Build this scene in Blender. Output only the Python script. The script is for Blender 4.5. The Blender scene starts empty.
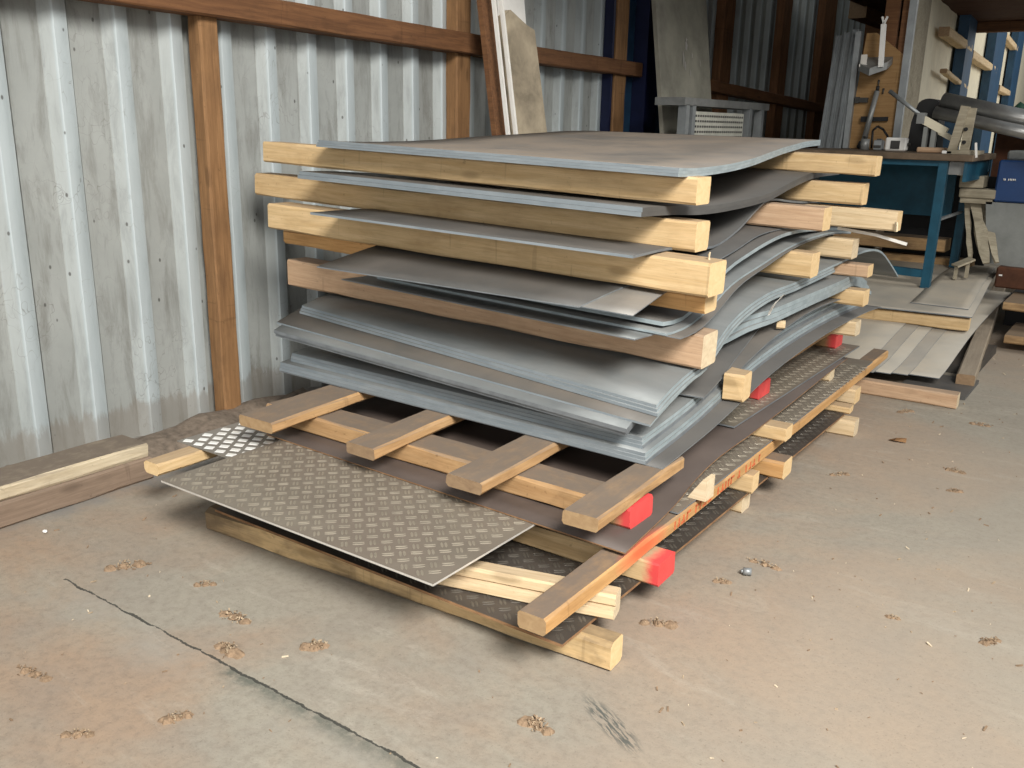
import bpy, bmesh, math, random
from mathutils import Vector, Matrix, noise

random.seed(7)
S = bpy.context.scene
COL = S.collection
R = math.radians

# ------------------------------------------------------------------ materials
def new_mat(name):
    m = bpy.data.materials.new(name); m.use_nodes = True
    nt = m.node_tree; nt.nodes.clear()
    out = nt.nodes.new('ShaderNodeOutputMaterial')
    b = nt.nodes.new('ShaderNodeBsdfPrincipled')
    nt.links.new(b.outputs[0], out.inputs[0])
    return m, nt, b

def N(nt, t, **kw):
    n = nt.nodes.new(t)
    for k, v in kw.items():
        if k in n.inputs: n.inputs[k].default_value = v
        else: setattr(n, k, v)
    return n

def ramp(nt, src, stops):
    r = nt.nodes.new('ShaderNodeValToRGB')
    e = r.color_ramp.elements
    while len(e) < len(stops): e.new(0.5)
    for i, (p, c) in enumerate(stops):
        e[i].position = p
        e[i].color = (c, c, c, 1) if isinstance(c, (int, float)) else (*c, 1)
    nt.links.new(src, r.inputs[0])
    return r.outputs[0]

def mix(nt, fac, a, b, mode='MIX'):
    n = nt.nodes.new('ShaderNodeMix'); n.data_type = 'RGBA'; n.blend_type = mode
    for i, v in ((0, fac), (6, a), (7, b)):
        if isinstance(v, bpy.types.NodeSocket): nt.links.new(v, n.inputs[i])
        elif i == 0: n.inputs[0].default_value = v
        else: n.inputs[i].default_value = (*v, 1)
    return n.outputs[2]

def math_n(nt, op, a, b=None):
    n = nt.nodes.new('ShaderNodeMath'); n.operation = op
    for i, v in enumerate((a, b)):
        if v is None: continue
        if isinstance(v, bpy.types.NodeSocket): nt.links.new(v, n.inputs[i])
        else: n.inputs[i].default_value = v
    return n.outputs[0]

def coords(nt, scale, random_shift=True, kind='Object'):
    tc = nt.nodes.new('ShaderNodeTexCoord')
    mp = nt.nodes.new('ShaderNodeMapping'); mp.inputs['Scale'].default_value = scale
    if random_shift:
        oi = nt.nodes.new('ShaderNodeObjectInfo')
        v = nt.nodes.new('ShaderNodeVectorMath'); v.operation = 'SCALE'
        v.inputs[0].default_value = (7.3, 3.1, 5.7)
        sc = math_n(nt, 'MULTIPLY', oi.outputs['Random'], 10.0)
        nt.links.new(sc, v.inputs['Scale'])
        ad = nt.nodes.new('ShaderNodeVectorMath'); ad.operation = 'ADD'
        nt.links.new(tc.outputs[kind], ad.inputs[0]); nt.links.new(v.outputs[0], ad.inputs[1])
        nt.links.new(ad.outputs[0], mp.inputs['Vector'])
    else:
        nt.links.new(tc.outputs[kind], mp.inputs['Vector'])
    return mp.outputs[0], tc

def noise_n(nt, vec, scale, detail=4, rough=.6, dist=0.0):
    n = nt.nodes.new('ShaderNodeTexNoise')
    n.inputs['Scale'].default_value = scale; n.inputs['Detail'].default_value = detail
    n.inputs['Roughness'].default_value = rough; n.inputs['Distortion'].default_value = dist
    nt.links.new(vec, n.inputs['Vector'])
    return n.outputs['Fac']

def bump(nt, b, src, strength=.3, dist=.002):
    n = nt.nodes.new('ShaderNodeBump')
    n.inputs['Strength'].default_value = strength; n.inputs['Distance'].default_value = dist
    nt.links.new(src, n.inputs['Height']); nt.links.new(n.outputs[0], b.inputs['Normal'])

def up_mask(nt, lo=.6, hi=.95):
    g = nt.nodes.new('ShaderNodeNewGeometry')
    s = nt.nodes.new('ShaderNodeSeparateXYZ'); nt.links.new(g.outputs['Normal'], s.inputs[0])
    return ramp(nt, s.outputs[2], [(lo, 0.0), (hi, 1.0)])

def wood(name, light, dark, dust=0.0, dustc=(.20, .165, .135), stain=(.16, .10, .055), stain_amt=.35, rough=.75, knots=True):
    m, nt, b = new_mat(name)
    v, tc = coords(nt, (1.6, 26, 26))
    g = noise_n(nt, v, 2.2, 6, .62, .6)
    c = mix(nt, ramp(nt, g, [(.32, 0.0), (.66, 1.0)]), dark, light)
    vf, _ = coords(nt, (5, 110, 110))
    gf = noise_n(nt, vf, 2.0, 5, .7, .3)
    c = mix(nt, math_n(nt, 'MULTIPLY', ramp(nt, gf, [(.30, 1.0), (.52, 0.0)]), .35), c, tuple(x * .55 for x in dark))
    vs9, _ = coords(nt, (22, 22, 22))
    c = mix(nt, math_n(nt, 'MULTIPLY', ramp(nt, noise_n(nt, vs9, 2.2, 3, .6), [(.66, 0.0), (.74, 1.0)]), .5), c, tuple(x * .45 for x in dark))
    # cross-cut saw and strap marks
    vx, _ = coords(nt, (9, .6, .6))
    c = mix(nt, math_n(nt, 'MULTIPLY', ramp(nt, noise_n(nt, vx, 2.4, 3, .7), [(.655, 0.0), (.68, 1.0)]), .28), c, tuple(x * .5 for x in dark))
    v2, _ = coords(nt, (2.6, 5, 5))
    s = noise_n(nt, v2, 1.6, 4, .65, .3)
    f = math_n(nt, 'MULTIPLY', ramp(nt, s, [(.50, 0.0), (.74, 1.0)]), stain_amt)
    c = mix(nt, f, c, stain)
    if knots:
        v3, _ = coords(nt, (3.2, 9, 9))
        vo = nt.nodes.new('ShaderNodeTexVoronoi'); vo.inputs['Scale'].default_value = 1.0
        nt.links.new(v3, vo.inputs['Vector'])
        k = math_n(nt, 'MULTIPLY', ramp(nt, vo.outputs['Distance'], [(.09, 1.0), (.17, 0.0)]), .55)
        c = mix(nt, k, c, tuple(x * .55 for x in dark))
    if dust > 0:
        v4, _ = coords(nt, (6, 9, 9))
        dn = ramp(nt, noise_n(nt, v4, 2, 4, .7), [(.25, .72), (.55, 1.0)])
        d = math_n(nt, 'MULTIPLY', math_n(nt, 'MULTIPLY', up_mask(nt), dn), dust)
        c = mix(nt, d, c, dustc)
    nt.links.new(c, b.inputs['Base Color'])
    b.inputs['Roughness'].default_value = rough
    b.inputs['Specular IOR Level'].default_value = .25
    bump(nt, b, g, .35, .002)
    return m

def endgrain(name, light, dark):
    m, nt, b = new_mat(name)
    v, tc = coords(nt, (3, 55, 90))
    g = noise_n(nt, v, .6, 4, .6, .8)
    nt.links.new(mix(nt, ramp(nt, g, [(.25, .15), (.75, 1.0)]), dark, light), b.inputs['Base Color'])
    b.inputs['Roughness'].default_value = .85
    b.inputs['Specular IOR Level'].default_value = .2
    return m

def steel(name, base, blot, dust=(.2, .165, .14), dust_amt=.5, rough=.5, metal=.35, streak=(1.2, 1.2, 1.2)):
    m, nt, b = new_mat(name)
    v, tc = coords(nt, streak)
    n1 = noise_n(nt, v, 2.4, 6, .62, .4)
    c = mix(nt, ramp(nt, n1, [(.36, 0.0), (.66, 1.0)]), base, blot)
    v2, _ = coords(nt, (1, 1, 1))
    n2 = noise_n(nt, v2, 3.1, 7, .68, .2)
    d = math_n(nt, 'MULTIPLY', math_n(nt, 'MULTIPLY', up_mask(nt), ramp(nt, n2, [(.34, 0.0), (.6, 1.0)])), dust_amt)
    c = mix(nt, d, c, dust)
    nt.links.new(c, b.inputs['Base Color'])
    nt.links.new(ramp(nt, n2, [(.3, rough - .08), (.7, min(1, rough + .22))]), b.inputs['Roughness'])
    b.inputs['Metallic'].default_value = metal
    return m

def plain(name, col, rough=.6, metal=0.0, var=.25, scale=9, spec=.4):
    m, nt, b = new_mat(name)
    v, tc = coords(nt, (1, 1, 1))
    n1 = noise_n(nt, v, scale, 5, .65, .2)
    c = mix(nt, ramp(nt, n1, [(.3, 0.0), (.7, 1.0)]), tuple(x * (1 - var) for x in col), tuple(min(1, x * (1 + var)) for x in col))
    nt.links.new(c, b.inputs['Base Color'])
    b.inputs['Roughness'].default_value = rough; b.inputs['Metallic'].default_value = metal
    b.inputs['Specular IOR Level'].default_value = spec
    return m

M = {}
M['pine']    = wood('pine_yellow', (.66, .485, .275), (.52, .355, .175), .55, (.30, .225, .165), (.30, .19, .09), .4)
M['pale']    = wood('pine_pale', (.72, .57, .37), (.56, .41, .235), .35, (.34, .27, .2), (.36, .25, .14), .4)
M['pink']    = wood('pine_pinkish', (.56, .39, .255), (.42, .27, .165), .5, (.27, .215, .17), (.24, .15, .09), .45)
M['orange']  = wood('board_orange', (.62, .37, .16), (.47, .26, .10), .95, (.165, .13, .104), (.22, .11, .045), .4)
M['dirty']   = wood('board_dirty', (.50, .33, .165), (.34, .205, .10), .85, (.19, .15, .115), (.13, .085, .05), .7)
M['grime']   = wood('board_grimy', (.66, .48, .265), (.54, .37, .18), .6, (.14, .11, .08), (.10, .07, .04), .8)
def dark_start(m, x0=.04, x1=.30, col=(.09, .065, .045)):
    nt = m.node_tree; b = [n for n in nt.nodes if n.type == 'BSDF_PRINCIPLED'][0]
    src = b.inputs['Base Color'].links[0].from_socket
    tc = nt.nodes.new('ShaderNodeTexCoord'); sp = nt.nodes.new('ShaderNodeSeparateXYZ'); nt.links.new(tc.outputs['Object'], sp.inputs[0])
    v, _ = coords(nt, (4, 20, 20)); nz = noise_n(nt, v, 2.0, 4, .6)
    f = ramp(nt, math_n(nt, 'ADD', sp.outputs[0], math_n(nt, 'MULTIPLY', math_n(nt, 'SUBTRACT', nz, .5), .35)), [(x0, .8), (x1, 0.0)])
    # darker, ragged lower edge
    lo = ramp(nt, math_n(nt, 'ADD', sp.outputs[2], math_n(nt, 'MULTIPLY', math_n(nt, 'SUBTRACT', nz, .5), .05)), [(.0, .75), (.014, 0.0)])
    nt.links.new(mix(nt, math_n(nt, 'MAXIMUM', f, lo), src, col), b.inputs['Base Color'])
dark_start(M['grime'])
M['pboard']  = wood('board_brownish', (.50, .315, .155), (.36, .21, .095), .95, (.17, .137, .11), (.17, .10, .05), .55)
M['post']    = wood('post_wood', (.30, .165, .075), (.19, .10, .045), 0, stain=(.11, .06, .03), stain_amt=.5)
M['girt']    = wood('girt_wood', (.20, .095, .042), (.12, .055, .026), 0, stain=(.06, .03, .015), stain_amt=.5)
M['old']     = wood('old_grey_wood', (.36, .30, .225), (.25, .20, .145), .4, (.26, .22, .18), (.14, .11, .08), .5)
M['cream']   = wood('cream_plank', (.60, .52, .38), (.46, .38, .26), .97, (.15, .12, .095), (.22, .17, .12), .5)
M['browntimber'] = wood('brown_timber', (.26, .19, .14), (.18, .13, .095), .3, (.2, .16, .13), (.12, .09, .065), .5)
M['plyboard'] = wood('tool_board', (.36, .22, .10), (.26, .15, .06), 0, stain=(.28, .15, .06), stain_amt=.3)
M['mezz']    = wood('mezzanine_wood', (.085, .032, .014), (.05, .02, .009), 0, stain=(.04, .018, .01), stain_amt=.4)
M['weather'] = wood('weathered_board', (.45, .40, .30), (.30, .26, .19), 0, stain=(.14, .12, .08), stain_amt=.6)
M['end']     = endgrain('end_grain', (.78, .58, .33), (.64, .44, .22))
M['endpale'] = endgrain('end_grain_pale', (.74, .62, .44), (.52, .40, .25))
M['endold']  = endgrain('end_grain_old', (.32, .22, .13), (.20, .13, .08))
M['enddirty'] = endgrain('end_grain_dirty', (.42, .29, .16), (.27, .17, .09))

M['steel_blue']  = steel('steel_blue_grey', (.160, .174, .179), (.215, .230, .231), (.215, .198, .176), .6, .55, .3, (1.0, 3.5, 1))
M['steel_dark']  = steel('steel_dark', (.082, .081, .079), (.112, .110, .105), (.135, .119, .104), .75, .55, .2)
M['steel_dust']  = steel('steel_dusty', (.105, .10, .092), (.135, .125, .113), (.165, .138, .112), .9, .58, .2)
M['steel_light'] = steel('steel_light', (.26, .25, .235), (.32, .31, .29), (.26, .23, .2), .5, .45, .35)
M['plate_dust'] = steel('plate_dusty', (.36, .335, .29), (.43, .40, .345), (.47, .41, .325), .8, .65, .1)
M['plate_dust_dark'] = steel('plate_dusty_dark', (.27, .25, .22), (.34, .315, .27), (.38, .33, .265), .8, .65, .1)
M['oldv'] = plain('old_board_face', (.34, .285, .205), .85, 0, .45, 4)
M['steel_top'] = steel('steel_top_brown', (.20, .185, .17), (.26, .235, .21), (.31, .255, .205), .95, .62, .15)
M['steel_brown'] = steel('steel_brown', (.075, .058, .05), (.10, .078, .068), (.118, .09, .077), .8, .55, .15)
M['edge']        = steel('cut_edge_blue', (.30, .36, .385), (.41, .48, .505), dust_amt=0, rough=.45, metal=.3, streak=(6, 6, 6))
M['edge_front']  = steel('cut_edge_front_shaded', (.20, .235, .26), (.27, .305, .33), dust_amt=0, rough=.55, metal=.2, streak=(2.5, 2.5, 6))  # darker copy of the blue cut edge: weaker front light painted in
M['edge_grey']   = steel('cut_edge_grey', (.16, .175, .19), (.23, .25, .265), dust_amt=0, rough=.5, metal=.3, streak=(5, 5, 5))
M['edge_rust']   = steel('cut_edge_rust', (.17, .085, .04), (.30, .17, .08), dust_amt=0, rough=.8, metal=.0, streak=(9, 9, 9))
M['edge_bright'] = plain('cut_edge_bright', (.72, .70, .66), .35, .4, .1)
M['alu']         = steel('tread_alu_dusty', (.205, .18, .145), (.265, .235, .19), (.185, .148, .118), .7, .5, .25)
M['alu_bar']     = plain('tread_bar_alu', (.30, .265, .21), .45, .3, .2, 14)
M['tread_dark']  = steel('tread_dark', (.05, .045, .04), (.075, .068, .06), (.10, .08, .066), .6, .45, .25)
M['tread_dark_bar'] = plain('tread_bar_dark', (.12, .108, .092), .4, .3, .2, 14)
M['diamond']     = plain('polished_tread_glint', (.90, .90, .88), .28, .25, .05)  # white imitates sky glints on the raised diamonds
M['diamond_base'] = steel('tread_base_grey', (.20, .19, .17), (.26, .245, .22), (.2, .17, .14), .6, .5, .2)

def red_end(base, bright=(.66, .07, .07), orange=True):
    """bearer wood whose last few centimetres (local x near the end) are painted red"""
    m = base.copy(); m.name = base.name + '_red_end'
    nt = m.node_tree
    b = [n for n in nt.nodes if n.type == 'BSDF_PRINCIPLED'][0]
    src = b.inputs['Base Color'].links[0].from_socket
    at = nt.nodes.new('ShaderNodeAttribute'); at.attribute_name = 'from_end'
    v, _ = coords(nt, (30, 30, 30))
    d = math_n(nt, 'ADD', at.outputs['Fac'], math_n(nt, 'MULTIPLY', math_n(nt, 'SUBTRACT', noise_n(nt, v, 1.5), .5), .03))
    f = ramp(nt, d, [(.018, 1.0), (.05, 0.0)])
    nt.links.new(mix(nt, f, src, bright), b.inputs['Base Color'])
    return m
M['orange_red'] = red_end(M['pboard'])
def sprayed(base):
    m = base.copy(); m.name = base.name + '_sprayed'
    nt = m.node_tree
    b = [n for n in nt.nodes if n.type == 'BSDF_PRINCIPLED'][0]
    src = b.inputs['Base Color'].links[0].from_socket
    tc = nt.nodes.new('ShaderNodeTexCoord'); mp = nt.nodes.new('ShaderNodeMapping'); mp.vector_type = 'TEXTURE'
    mp.inputs['Location'].default_value = (.50, 0, .03); mp.inputs['Scale'].default_value = (.17, .035, .05)
    nt.links.new(tc.outputs['Object'], mp.inputs['Vector'])
    l = nt.nodes.new('ShaderNodeVectorMath'); l.operation = 'LENGTH'; nt.links.new(mp.outputs[0], l.inputs[0])
    nt.links.new(mix(nt, ramp(nt, l.outputs['Value'], [(.25, .75), (1.0, 0.0)]), src, (.72, .10, .04)), b.inputs['Base Color'])
    return m
M['orange'].node_tree
M['orange_spray'] = sprayed(M['orange'])
M['pale_red'] = red_end(M['pine'])
M['red'] = plain('red_paint', (.70, .075, .07), .6, 0, .15, 20)

# corrugated wall: clean blue-grey ribs, grimy valleys (dirt that sits in the valleys)
def wall_mat():
    m, nt, b = new_mat('corrugated_steel')
    tc = nt.nodes.new('ShaderNodeTexCoord')
    s = nt.nodes.new('ShaderNodeSeparateXYZ'); nt.links.new(tc.outputs['Object'], s.inputs[0])
    v, _ = coords(nt, (1, 1, 1), False)
    n1 = noise_n(nt, v, 2.2, 6, .65, .3)
    v2, _ = coords(nt, (6, 6, 1.2), False)
    n2 = noise_n(nt, v2, 2.5, 7, .7, .4)
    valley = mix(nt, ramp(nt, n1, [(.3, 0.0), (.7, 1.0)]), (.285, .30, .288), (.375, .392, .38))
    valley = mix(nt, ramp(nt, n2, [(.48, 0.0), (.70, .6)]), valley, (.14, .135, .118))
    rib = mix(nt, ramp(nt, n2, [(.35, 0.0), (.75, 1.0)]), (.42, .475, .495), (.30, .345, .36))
    f = ramp(nt, s.outputs[0], [(.0005, 0.0), (.0022, .9), (.0045, .30), (.027, .38), (.0305, .9), (.0345, .85), (.0352, 1.0)])  # bright lines along the creases are painted highlights
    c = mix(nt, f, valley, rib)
    c = mix(nt, ramp(nt, s.outputs[0], [(.0346, 0.0), (.0353, .8)]), c, (.52, .575, .595))  # crest highlight, put into the colour
    # cobweb-like dark scribbles
    vo = nt.nodes.new('ShaderNodeTexVoronoi'); vo.feature = 'DISTANCE_TO_EDGE'; vo.inputs['Scale'].default_value = 7
    wv, _ = coords(nt, (1, 1, .7), False)
    ad = nt.nodes.new('ShaderNodeVectorMath'); ad.operation = 'ADD'
    nn = nt.nodes.new('ShaderNodeTexNoise'); nn.inputs['Scale'].default_value = 5; nn.inputs['Detail'].default_value = 3
    nt.links.new(wv, nn.inputs['Vector']); nt.links.new(wv, ad.inputs[0]); nt.links.new(nn.outputs['Color'], ad.inputs[1])
    nt.links.new(ad.outputs[0], vo.inputs['Vector'])
    w = math_n(nt, 'MULTIPLY', ramp(nt, vo.outputs['Distance'], [(.004, 1.0), (.014, 0.0)]), ramp(nt, n1, [(.5, 0.0), (.62, .45)]))
    c = mix(nt, w, c, (.13, .12, .10))
    # splashed dirt along the bottom
    lowd = math_n(nt, 'ADD', s.outputs[2], math_n(nt, 'MULTIPLY', n2, -.25))
    c = mix(nt, ramp(nt, lowd, [(-.17, .45), (.03, 0.0)]), c, (.20, .165, .13))
    v5, _ = coords(nt, (5, 5, 3), False)
    vs_ = nt.nodes.new('ShaderNodeTexVoronoi'); vs_.inputs['Scale'].default_value = 2.6; nt.links.new(v5, vs_.inputs['Vector'])
    c = mix(nt, ramp(nt, vs_.outputs['Distance'], [(.045, .8), (.075, 0.0)]), c, (.06, .055, .05))
    nt.links.new(c, b.inputs['Base Color'])
    b.inputs['Roughness'].default_value = .55; b.inputs['Metallic'].default_value = .1
    bump(nt, b, n1, .15, .01)
    return m
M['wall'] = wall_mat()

def floor_mat():
    m, nt, b = new_mat('dusty_concrete')
    v, tc = coords(nt, (1, 1, 1), False)
    n1 = noise_n(nt, v, .75, 6, .62, .5)
    n2 = noise_n(nt, v, 3.2, 7, .68, .3)
    n3 = noise_n(nt, v, 38, 5, .75)
    c = mix(nt, ramp(nt, n1, [(.42, 0.0), (.56, 1.0)]), (.302, .277, .228), (.325, .240, .172))
    c = mix(nt, ramp(nt, n2, [(.40, 0.0), (.72, .6)]), c, (.235, .205, .175))
    # pale scuffs
    vs, _ = coords(nt, (.9, 3.4, 1), False)
    n4 = noise_n(nt, vs, 1.7, 7, .7, .8)
    c = mix(nt, ramp(nt, n4, [(.56, 0.0), (.75, .55)]), c, (.47, .43, .365))
    c = mix(nt, ramp(nt, n3, [(.30, .4), (.55, 0.0)]), c, (.15, .12, .095))
    sx = nt.nodes.new('ShaderNodeSeparateXYZ'); nt.links.new(tc.outputs['Object'], sx.inputs[0])
    gx = math_n(nt, 'ADD', sx.outputs[0], math_n(nt, 'MULTIPLY', math_n(nt, 'SUBTRACT', n1, .5), 2.2))
    c = mix(nt, ramp(nt, math_n(nt, 'MULTIPLY', gx, .25), [(.58, 0.0), (.76, .45)]), c, (.385, .345, .285))
    n6 = noise_n(nt, v, 110, 3, .8)
    c = mix(nt, ramp(nt, n6, [(.28, .5), (.42, 0.0), (.60, 0.0), (.74, .35)]), c, (.12, .095, .075))
    # cool, darker grey concrete close to the wall and around the bearer
    wx = math_n(nt, 'ADD', sx.outputs[0], math_n(nt, 'MULTIPLY', n2, .9))
    c = mix(nt, ramp(nt, wx, [(.85, .75), (1.65, 0.0)]), c, (.195, .195, .19))
    # the joint in the slab: a thin ragged line that widens into a dark greenish band
    jit = math_n(nt, 'MULTIPLY', math_n(nt, 'SUBTRACT', noise_n(nt, v, 9, 5, .7), .5), .035)
    yy = math_n(nt, 'ADD', math_n(nt, 'SUBTRACT', sx.outputs[1], 1.232), jit)
    ya = math_n(nt, 'ABSOLUTE', yy)
    n5 = noise_n(nt, v, 14, 6, .75)
    ln = math_n(nt, 'LESS_THAN', ya, ramp(nt, n5, [(.38, .0008), (.52, .0042)]))
    xin = math_n(nt, 'MULTIPLY', math_n(nt, 'GREATER_THAN', sx.outputs[0], .94), math_n(nt, 'LESS_THAN', sx.outputs[0], 2.9))
    band = math_n(nt, 'MULTIPLY', ramp(nt, yy, [(0.0, 0.0), (.001, 1.0)]), 1.0)
    near = ramp(nt, math_n(nt, 'ADD', yy, .06), [(0.0, 0.0), (.045, 1.0), (.0605, .9), (.063, 0.0)])
    bx_ = ramp(nt, math_n(nt, 'MULTIPLY', math_n(nt, 'SUBTRACT', sx.outputs[0], 1.6), 1.0), [(.03, 0.0), (.10, 1.0), (.75, .8), (.95, 0.0)])
    band = math_n(nt, 'MULTIPLY', math_n(nt, 'MULTIPLY', near, bx_), ramp(nt, n5, [(.36, .15), (.55, 1.0)]))
    pale = math_n(nt, 'MULTIPLY', ramp(nt, math_n(nt, 'ADD', yy, .16), [(0.0, 0.0), (.10, .35), (.15, .2), (.165, 0.0)]), math_n(nt, 'MULTIPLY', xin, ramp(nt, n2, [(.4, 0.0), (.6, 1.0)])))
    c = mix(nt, pale, c, (.34, .335, .30))
    c = mix(nt, math_n(nt, 'MULTIPLY', band, .8), c, (.085, .095, .08))
    c = mix(nt, math_n(nt, 'MULTIPLY', math_n(nt, 'MULTIPLY', ln, xin), .9), c, (.04, .04, .035))
    # dark skid marks in front of the near bearer end
    mp = nt.nodes.new('ShaderNodeMapping'); mp.vector_type = 'TEXTURE'
    mp.inputs['Location'].default_value = (2.545, 1.60, 0); mp.inputs['Rotation'].default_value = (0, 0, R(-28)); mp.inputs['Scale'].default_value = (.13, .035, 1)
    nt.links.new(tc.outputs['Object'], mp.inputs['Vector'])
    ln_ = nt.nodes.new('ShaderNodeVectorMath'); ln_.operation = 'LENGTH'; nt.links.new(mp.outputs[0], ln_.inputs[0])
    mp2 = nt.nodes.new('ShaderNodeMapping'); mp2.inputs['Scale'].default_value = (1.2, 2.2, 1); nt.links.new(mp.outputs[0], mp2.inputs['Vector'])
    sk = math_n(nt, 'MULTIPLY', ramp(nt, ln_.outputs['Value'], [(.55, 1.0), (1.0, 0.0)]), ramp(nt, noise_n(nt, mp2.outputs[0], 2.2, 4, .6), [(.46, 0.0), (.54, .85)]))
    c = mix(nt, sk, c, (.07, .08, .075))
    nt.links.new(c, b.inputs['Base Color'])
    b.inputs['Roughness'].default_value = .8
    b.inputs['Specular IOR Level'].default_value = .3
    h = math_n(nt, 'ADD', math_n(nt, 'ADD', n3, math_n(nt, 'MULTIPLY', n6, .4)), math_n(nt, 'MULTIPLY', n2, 1.5))
    bump(nt, b, h, .35, .004)
    return m
M['floor'] = floor_mat()
M['dirt'] = plain('dirt', (.17, .135, .105), .95, 0, .4, 30)
M['straw'] = plain('straw', (.36, .275, .185), .9, 0, .45, 60)
M['chip'] = plain('wood_chip', (.62, .52, .38), .9, 0, .3, 40)
M['dungcrumb'] = plain('brown_crumb', (.24, .165, .105), .95, 0, .35, 60)
M['white'] = plain('white', (.78, .77, .74), .6, 0, .06)
M['white_pvc'] = plain('white_plastic', (.74, .72, .68), .45, 0, .05)
M['navy'] = plain('navy_paint', (.006, .010, .042), .5, 0, .25)
M['blue_col'] = plain('blue_column_paint', (.022, .07, .14), .5, 0, .25)
M['bench_blue'] = plain('bench_blue_paint', (.010, .075, .125), .45, 0, .25)
M['box_blue'] = plain('crate_blue', (.010, .045, .15), .5, 0, .1)
M['black'] = plain('black', (.010, .010, .011), .6, 0, .3)
M['dark_metal'] = plain('dark_metal', (.06, .058, .055), .5, .4, .3)
M['grey_metal'] = plain('grey_metal', (.24, .245, .24), .45, .4, .2)
M['roller'] = plain('roller_steel', (.33, .33, .32), .34, .7, .2)
M['galv'] = plain('galvanised', (.30, .32, .33), .45, .5, .15)
M['concrete_panel'] = plain('grey_panel', (.36, .345, .285), .5, .1, .35, 3)
M['meshsheet'] = plain('perforated_sheet', (.62, .62, .55), .5, .3, .15)
M['cream_wall'] = plain('cream_cladding', (.74, .68, .52), .7, 0, .08)
M['green'] = plain('green_tarp', (.20, .42, .32), .7, 0, .15)
M['dkgreen'] = plain('dark_green', (.03, .09, .06), .7, 0, .3)
M['rust'] = plain('rust_red', (.085, .032, .015), .8, 0, .4)
M['foam'] = plain('grey_white', (.24, .25, .24), .8, 0, .15)
M['benchtop'] = plain('bench_top', (.12, .085, .055), .7, 0, .35)
M['torn'] = plain('torn_film', (.66, .63, .58), .5, 0, .1)
M['redmark'] = plain('red_stencil_ink', (.52, .13, .05), .8, 0, .25, 60)
M['splinter'] = plain('splinter', (.70, .58, .40), .9, 0, .15)

# ------------------------------------------------------------------ object helpers
def tag(o, label=None, cat=None, group=None, kind=None):
    if label: o['label'] = label
    if cat: o['category'] = cat
    if group: o['group'] = group
    if kind: o['kind'] = kind
    return o

def link(name, bm, mats, parent=None, smooth=False, origin=None):
    if origin is not None:
        bmesh.ops.translate(bm, verts=bm.verts, vec=-Vector(origin))
    me = bpy.data.meshes.new(name)
    bmesh.ops.recalc_face_normals(bm, faces=bm.faces)
    bm.to_mesh(me); bm.free()
    for m in (mats if isinstance(mats, (list, tuple)) else [mats]):
        me.materials.append(M[m] if isinstance(m, str) else m)
    if smooth:
        for p in me.polygons: p.use_smooth = True
    o = bpy.data.objects.new(name, me); COL.objects.link(o)
    if origin is not None: o.location = origin
    if parent is not None:
        o.parent = parent
        o.location = Vector(o.location) - parent.location
    return o

def empty(name, loc):
    o = bpy.data.objects.new(name, None); COL.objects.link(o)
    o.location = loc; o.empty_display_size = .1
    return o

def box(bm, x0, x1, y0, y1, z0, z1, mi=0, bev=0.0):
    vs = [bm.verts.new(p) for p in ((x0, y0, z0), (x1, y0, z0), (x1, y1, z0), (x0, y1, z0), (x0, y0, z1), (x1, y0, z1), (x1, y1, z1), (x0, y1, z1))]
    fs = []
    for q in ((0, 3, 2, 1), (4, 5, 6, 7), (0, 1, 5, 4), (1, 2, 6, 5), (2, 3, 7, 6), (3, 0, 4, 7)):
        f = bm.faces.new([vs[i] for i in q]); f.material_index = mi; fs.append(f)
    if bev:
        es = list({e for f in fs for e in f.edges})
        bmesh.ops.bevel(bm, geom=es, offset=bev, segments=1, affect='EDGES')
    return vs

def bar(bm, a, b, w, h, mi=0, up=(0, 0, 1), n=1):
    """box of cross-section w (sideways) x h (up), centred on the line a-b"""
    a, b = Vector(a), Vector(b); d = (b - a).normalized()
    s = d.cross(Vector(up))
    if s.length < 1e-4: s = d.cross(Vector((1, 0, 0)))
    s.normalize(); u = s.cross(d)
    rings = []
    for i in range(n + 1):
        c = a.lerp(b, i / n)
        rings.append([bm.verts.new(c + s * (w / 2) * i1 + u * (h / 2) * j1) for i1, j1 in ((-1, -1), (1, -1), (1, 1), (-1, 1))])
    for r0, r1 in zip(rings, rings[1:]):
        for k in range(4):
            f = bm.faces.new((r0[k], r0[(k + 1) % 4], r1[(k + 1) % 4], r1[k])); f.material_index = mi
    for r in (rings[0][::-1], rings[-1]):
        f = bm.faces.new(r); f.material_index = mi

def tube(bm, a, b, r0, r1=None, seg=14, mi=0):
    a, b = Vector(a), Vector(b); d = (b - a).normalized(); r1 = r0 if r1 is None else r1
    s = d.orthogonal().normalized(); u = d.cross(s)
    A = []; B = []
    for k in range(seg):
        t = 2 * math.pi * k / seg; v = s * math.cos(t) + u * math.sin(t)
        A.append(bm.verts.new(a + v * r0)); B.append(bm.verts.new(b + v * r1))
    for k in range(seg):
        f = bm.faces.new((A[k], A[(k + 1) % seg], B[(k + 1) % seg], B[k])); f.material_index = mi; f.smooth = True
    for r in (A[::-1], B): bm.faces.new(r).material_index = mi

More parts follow.
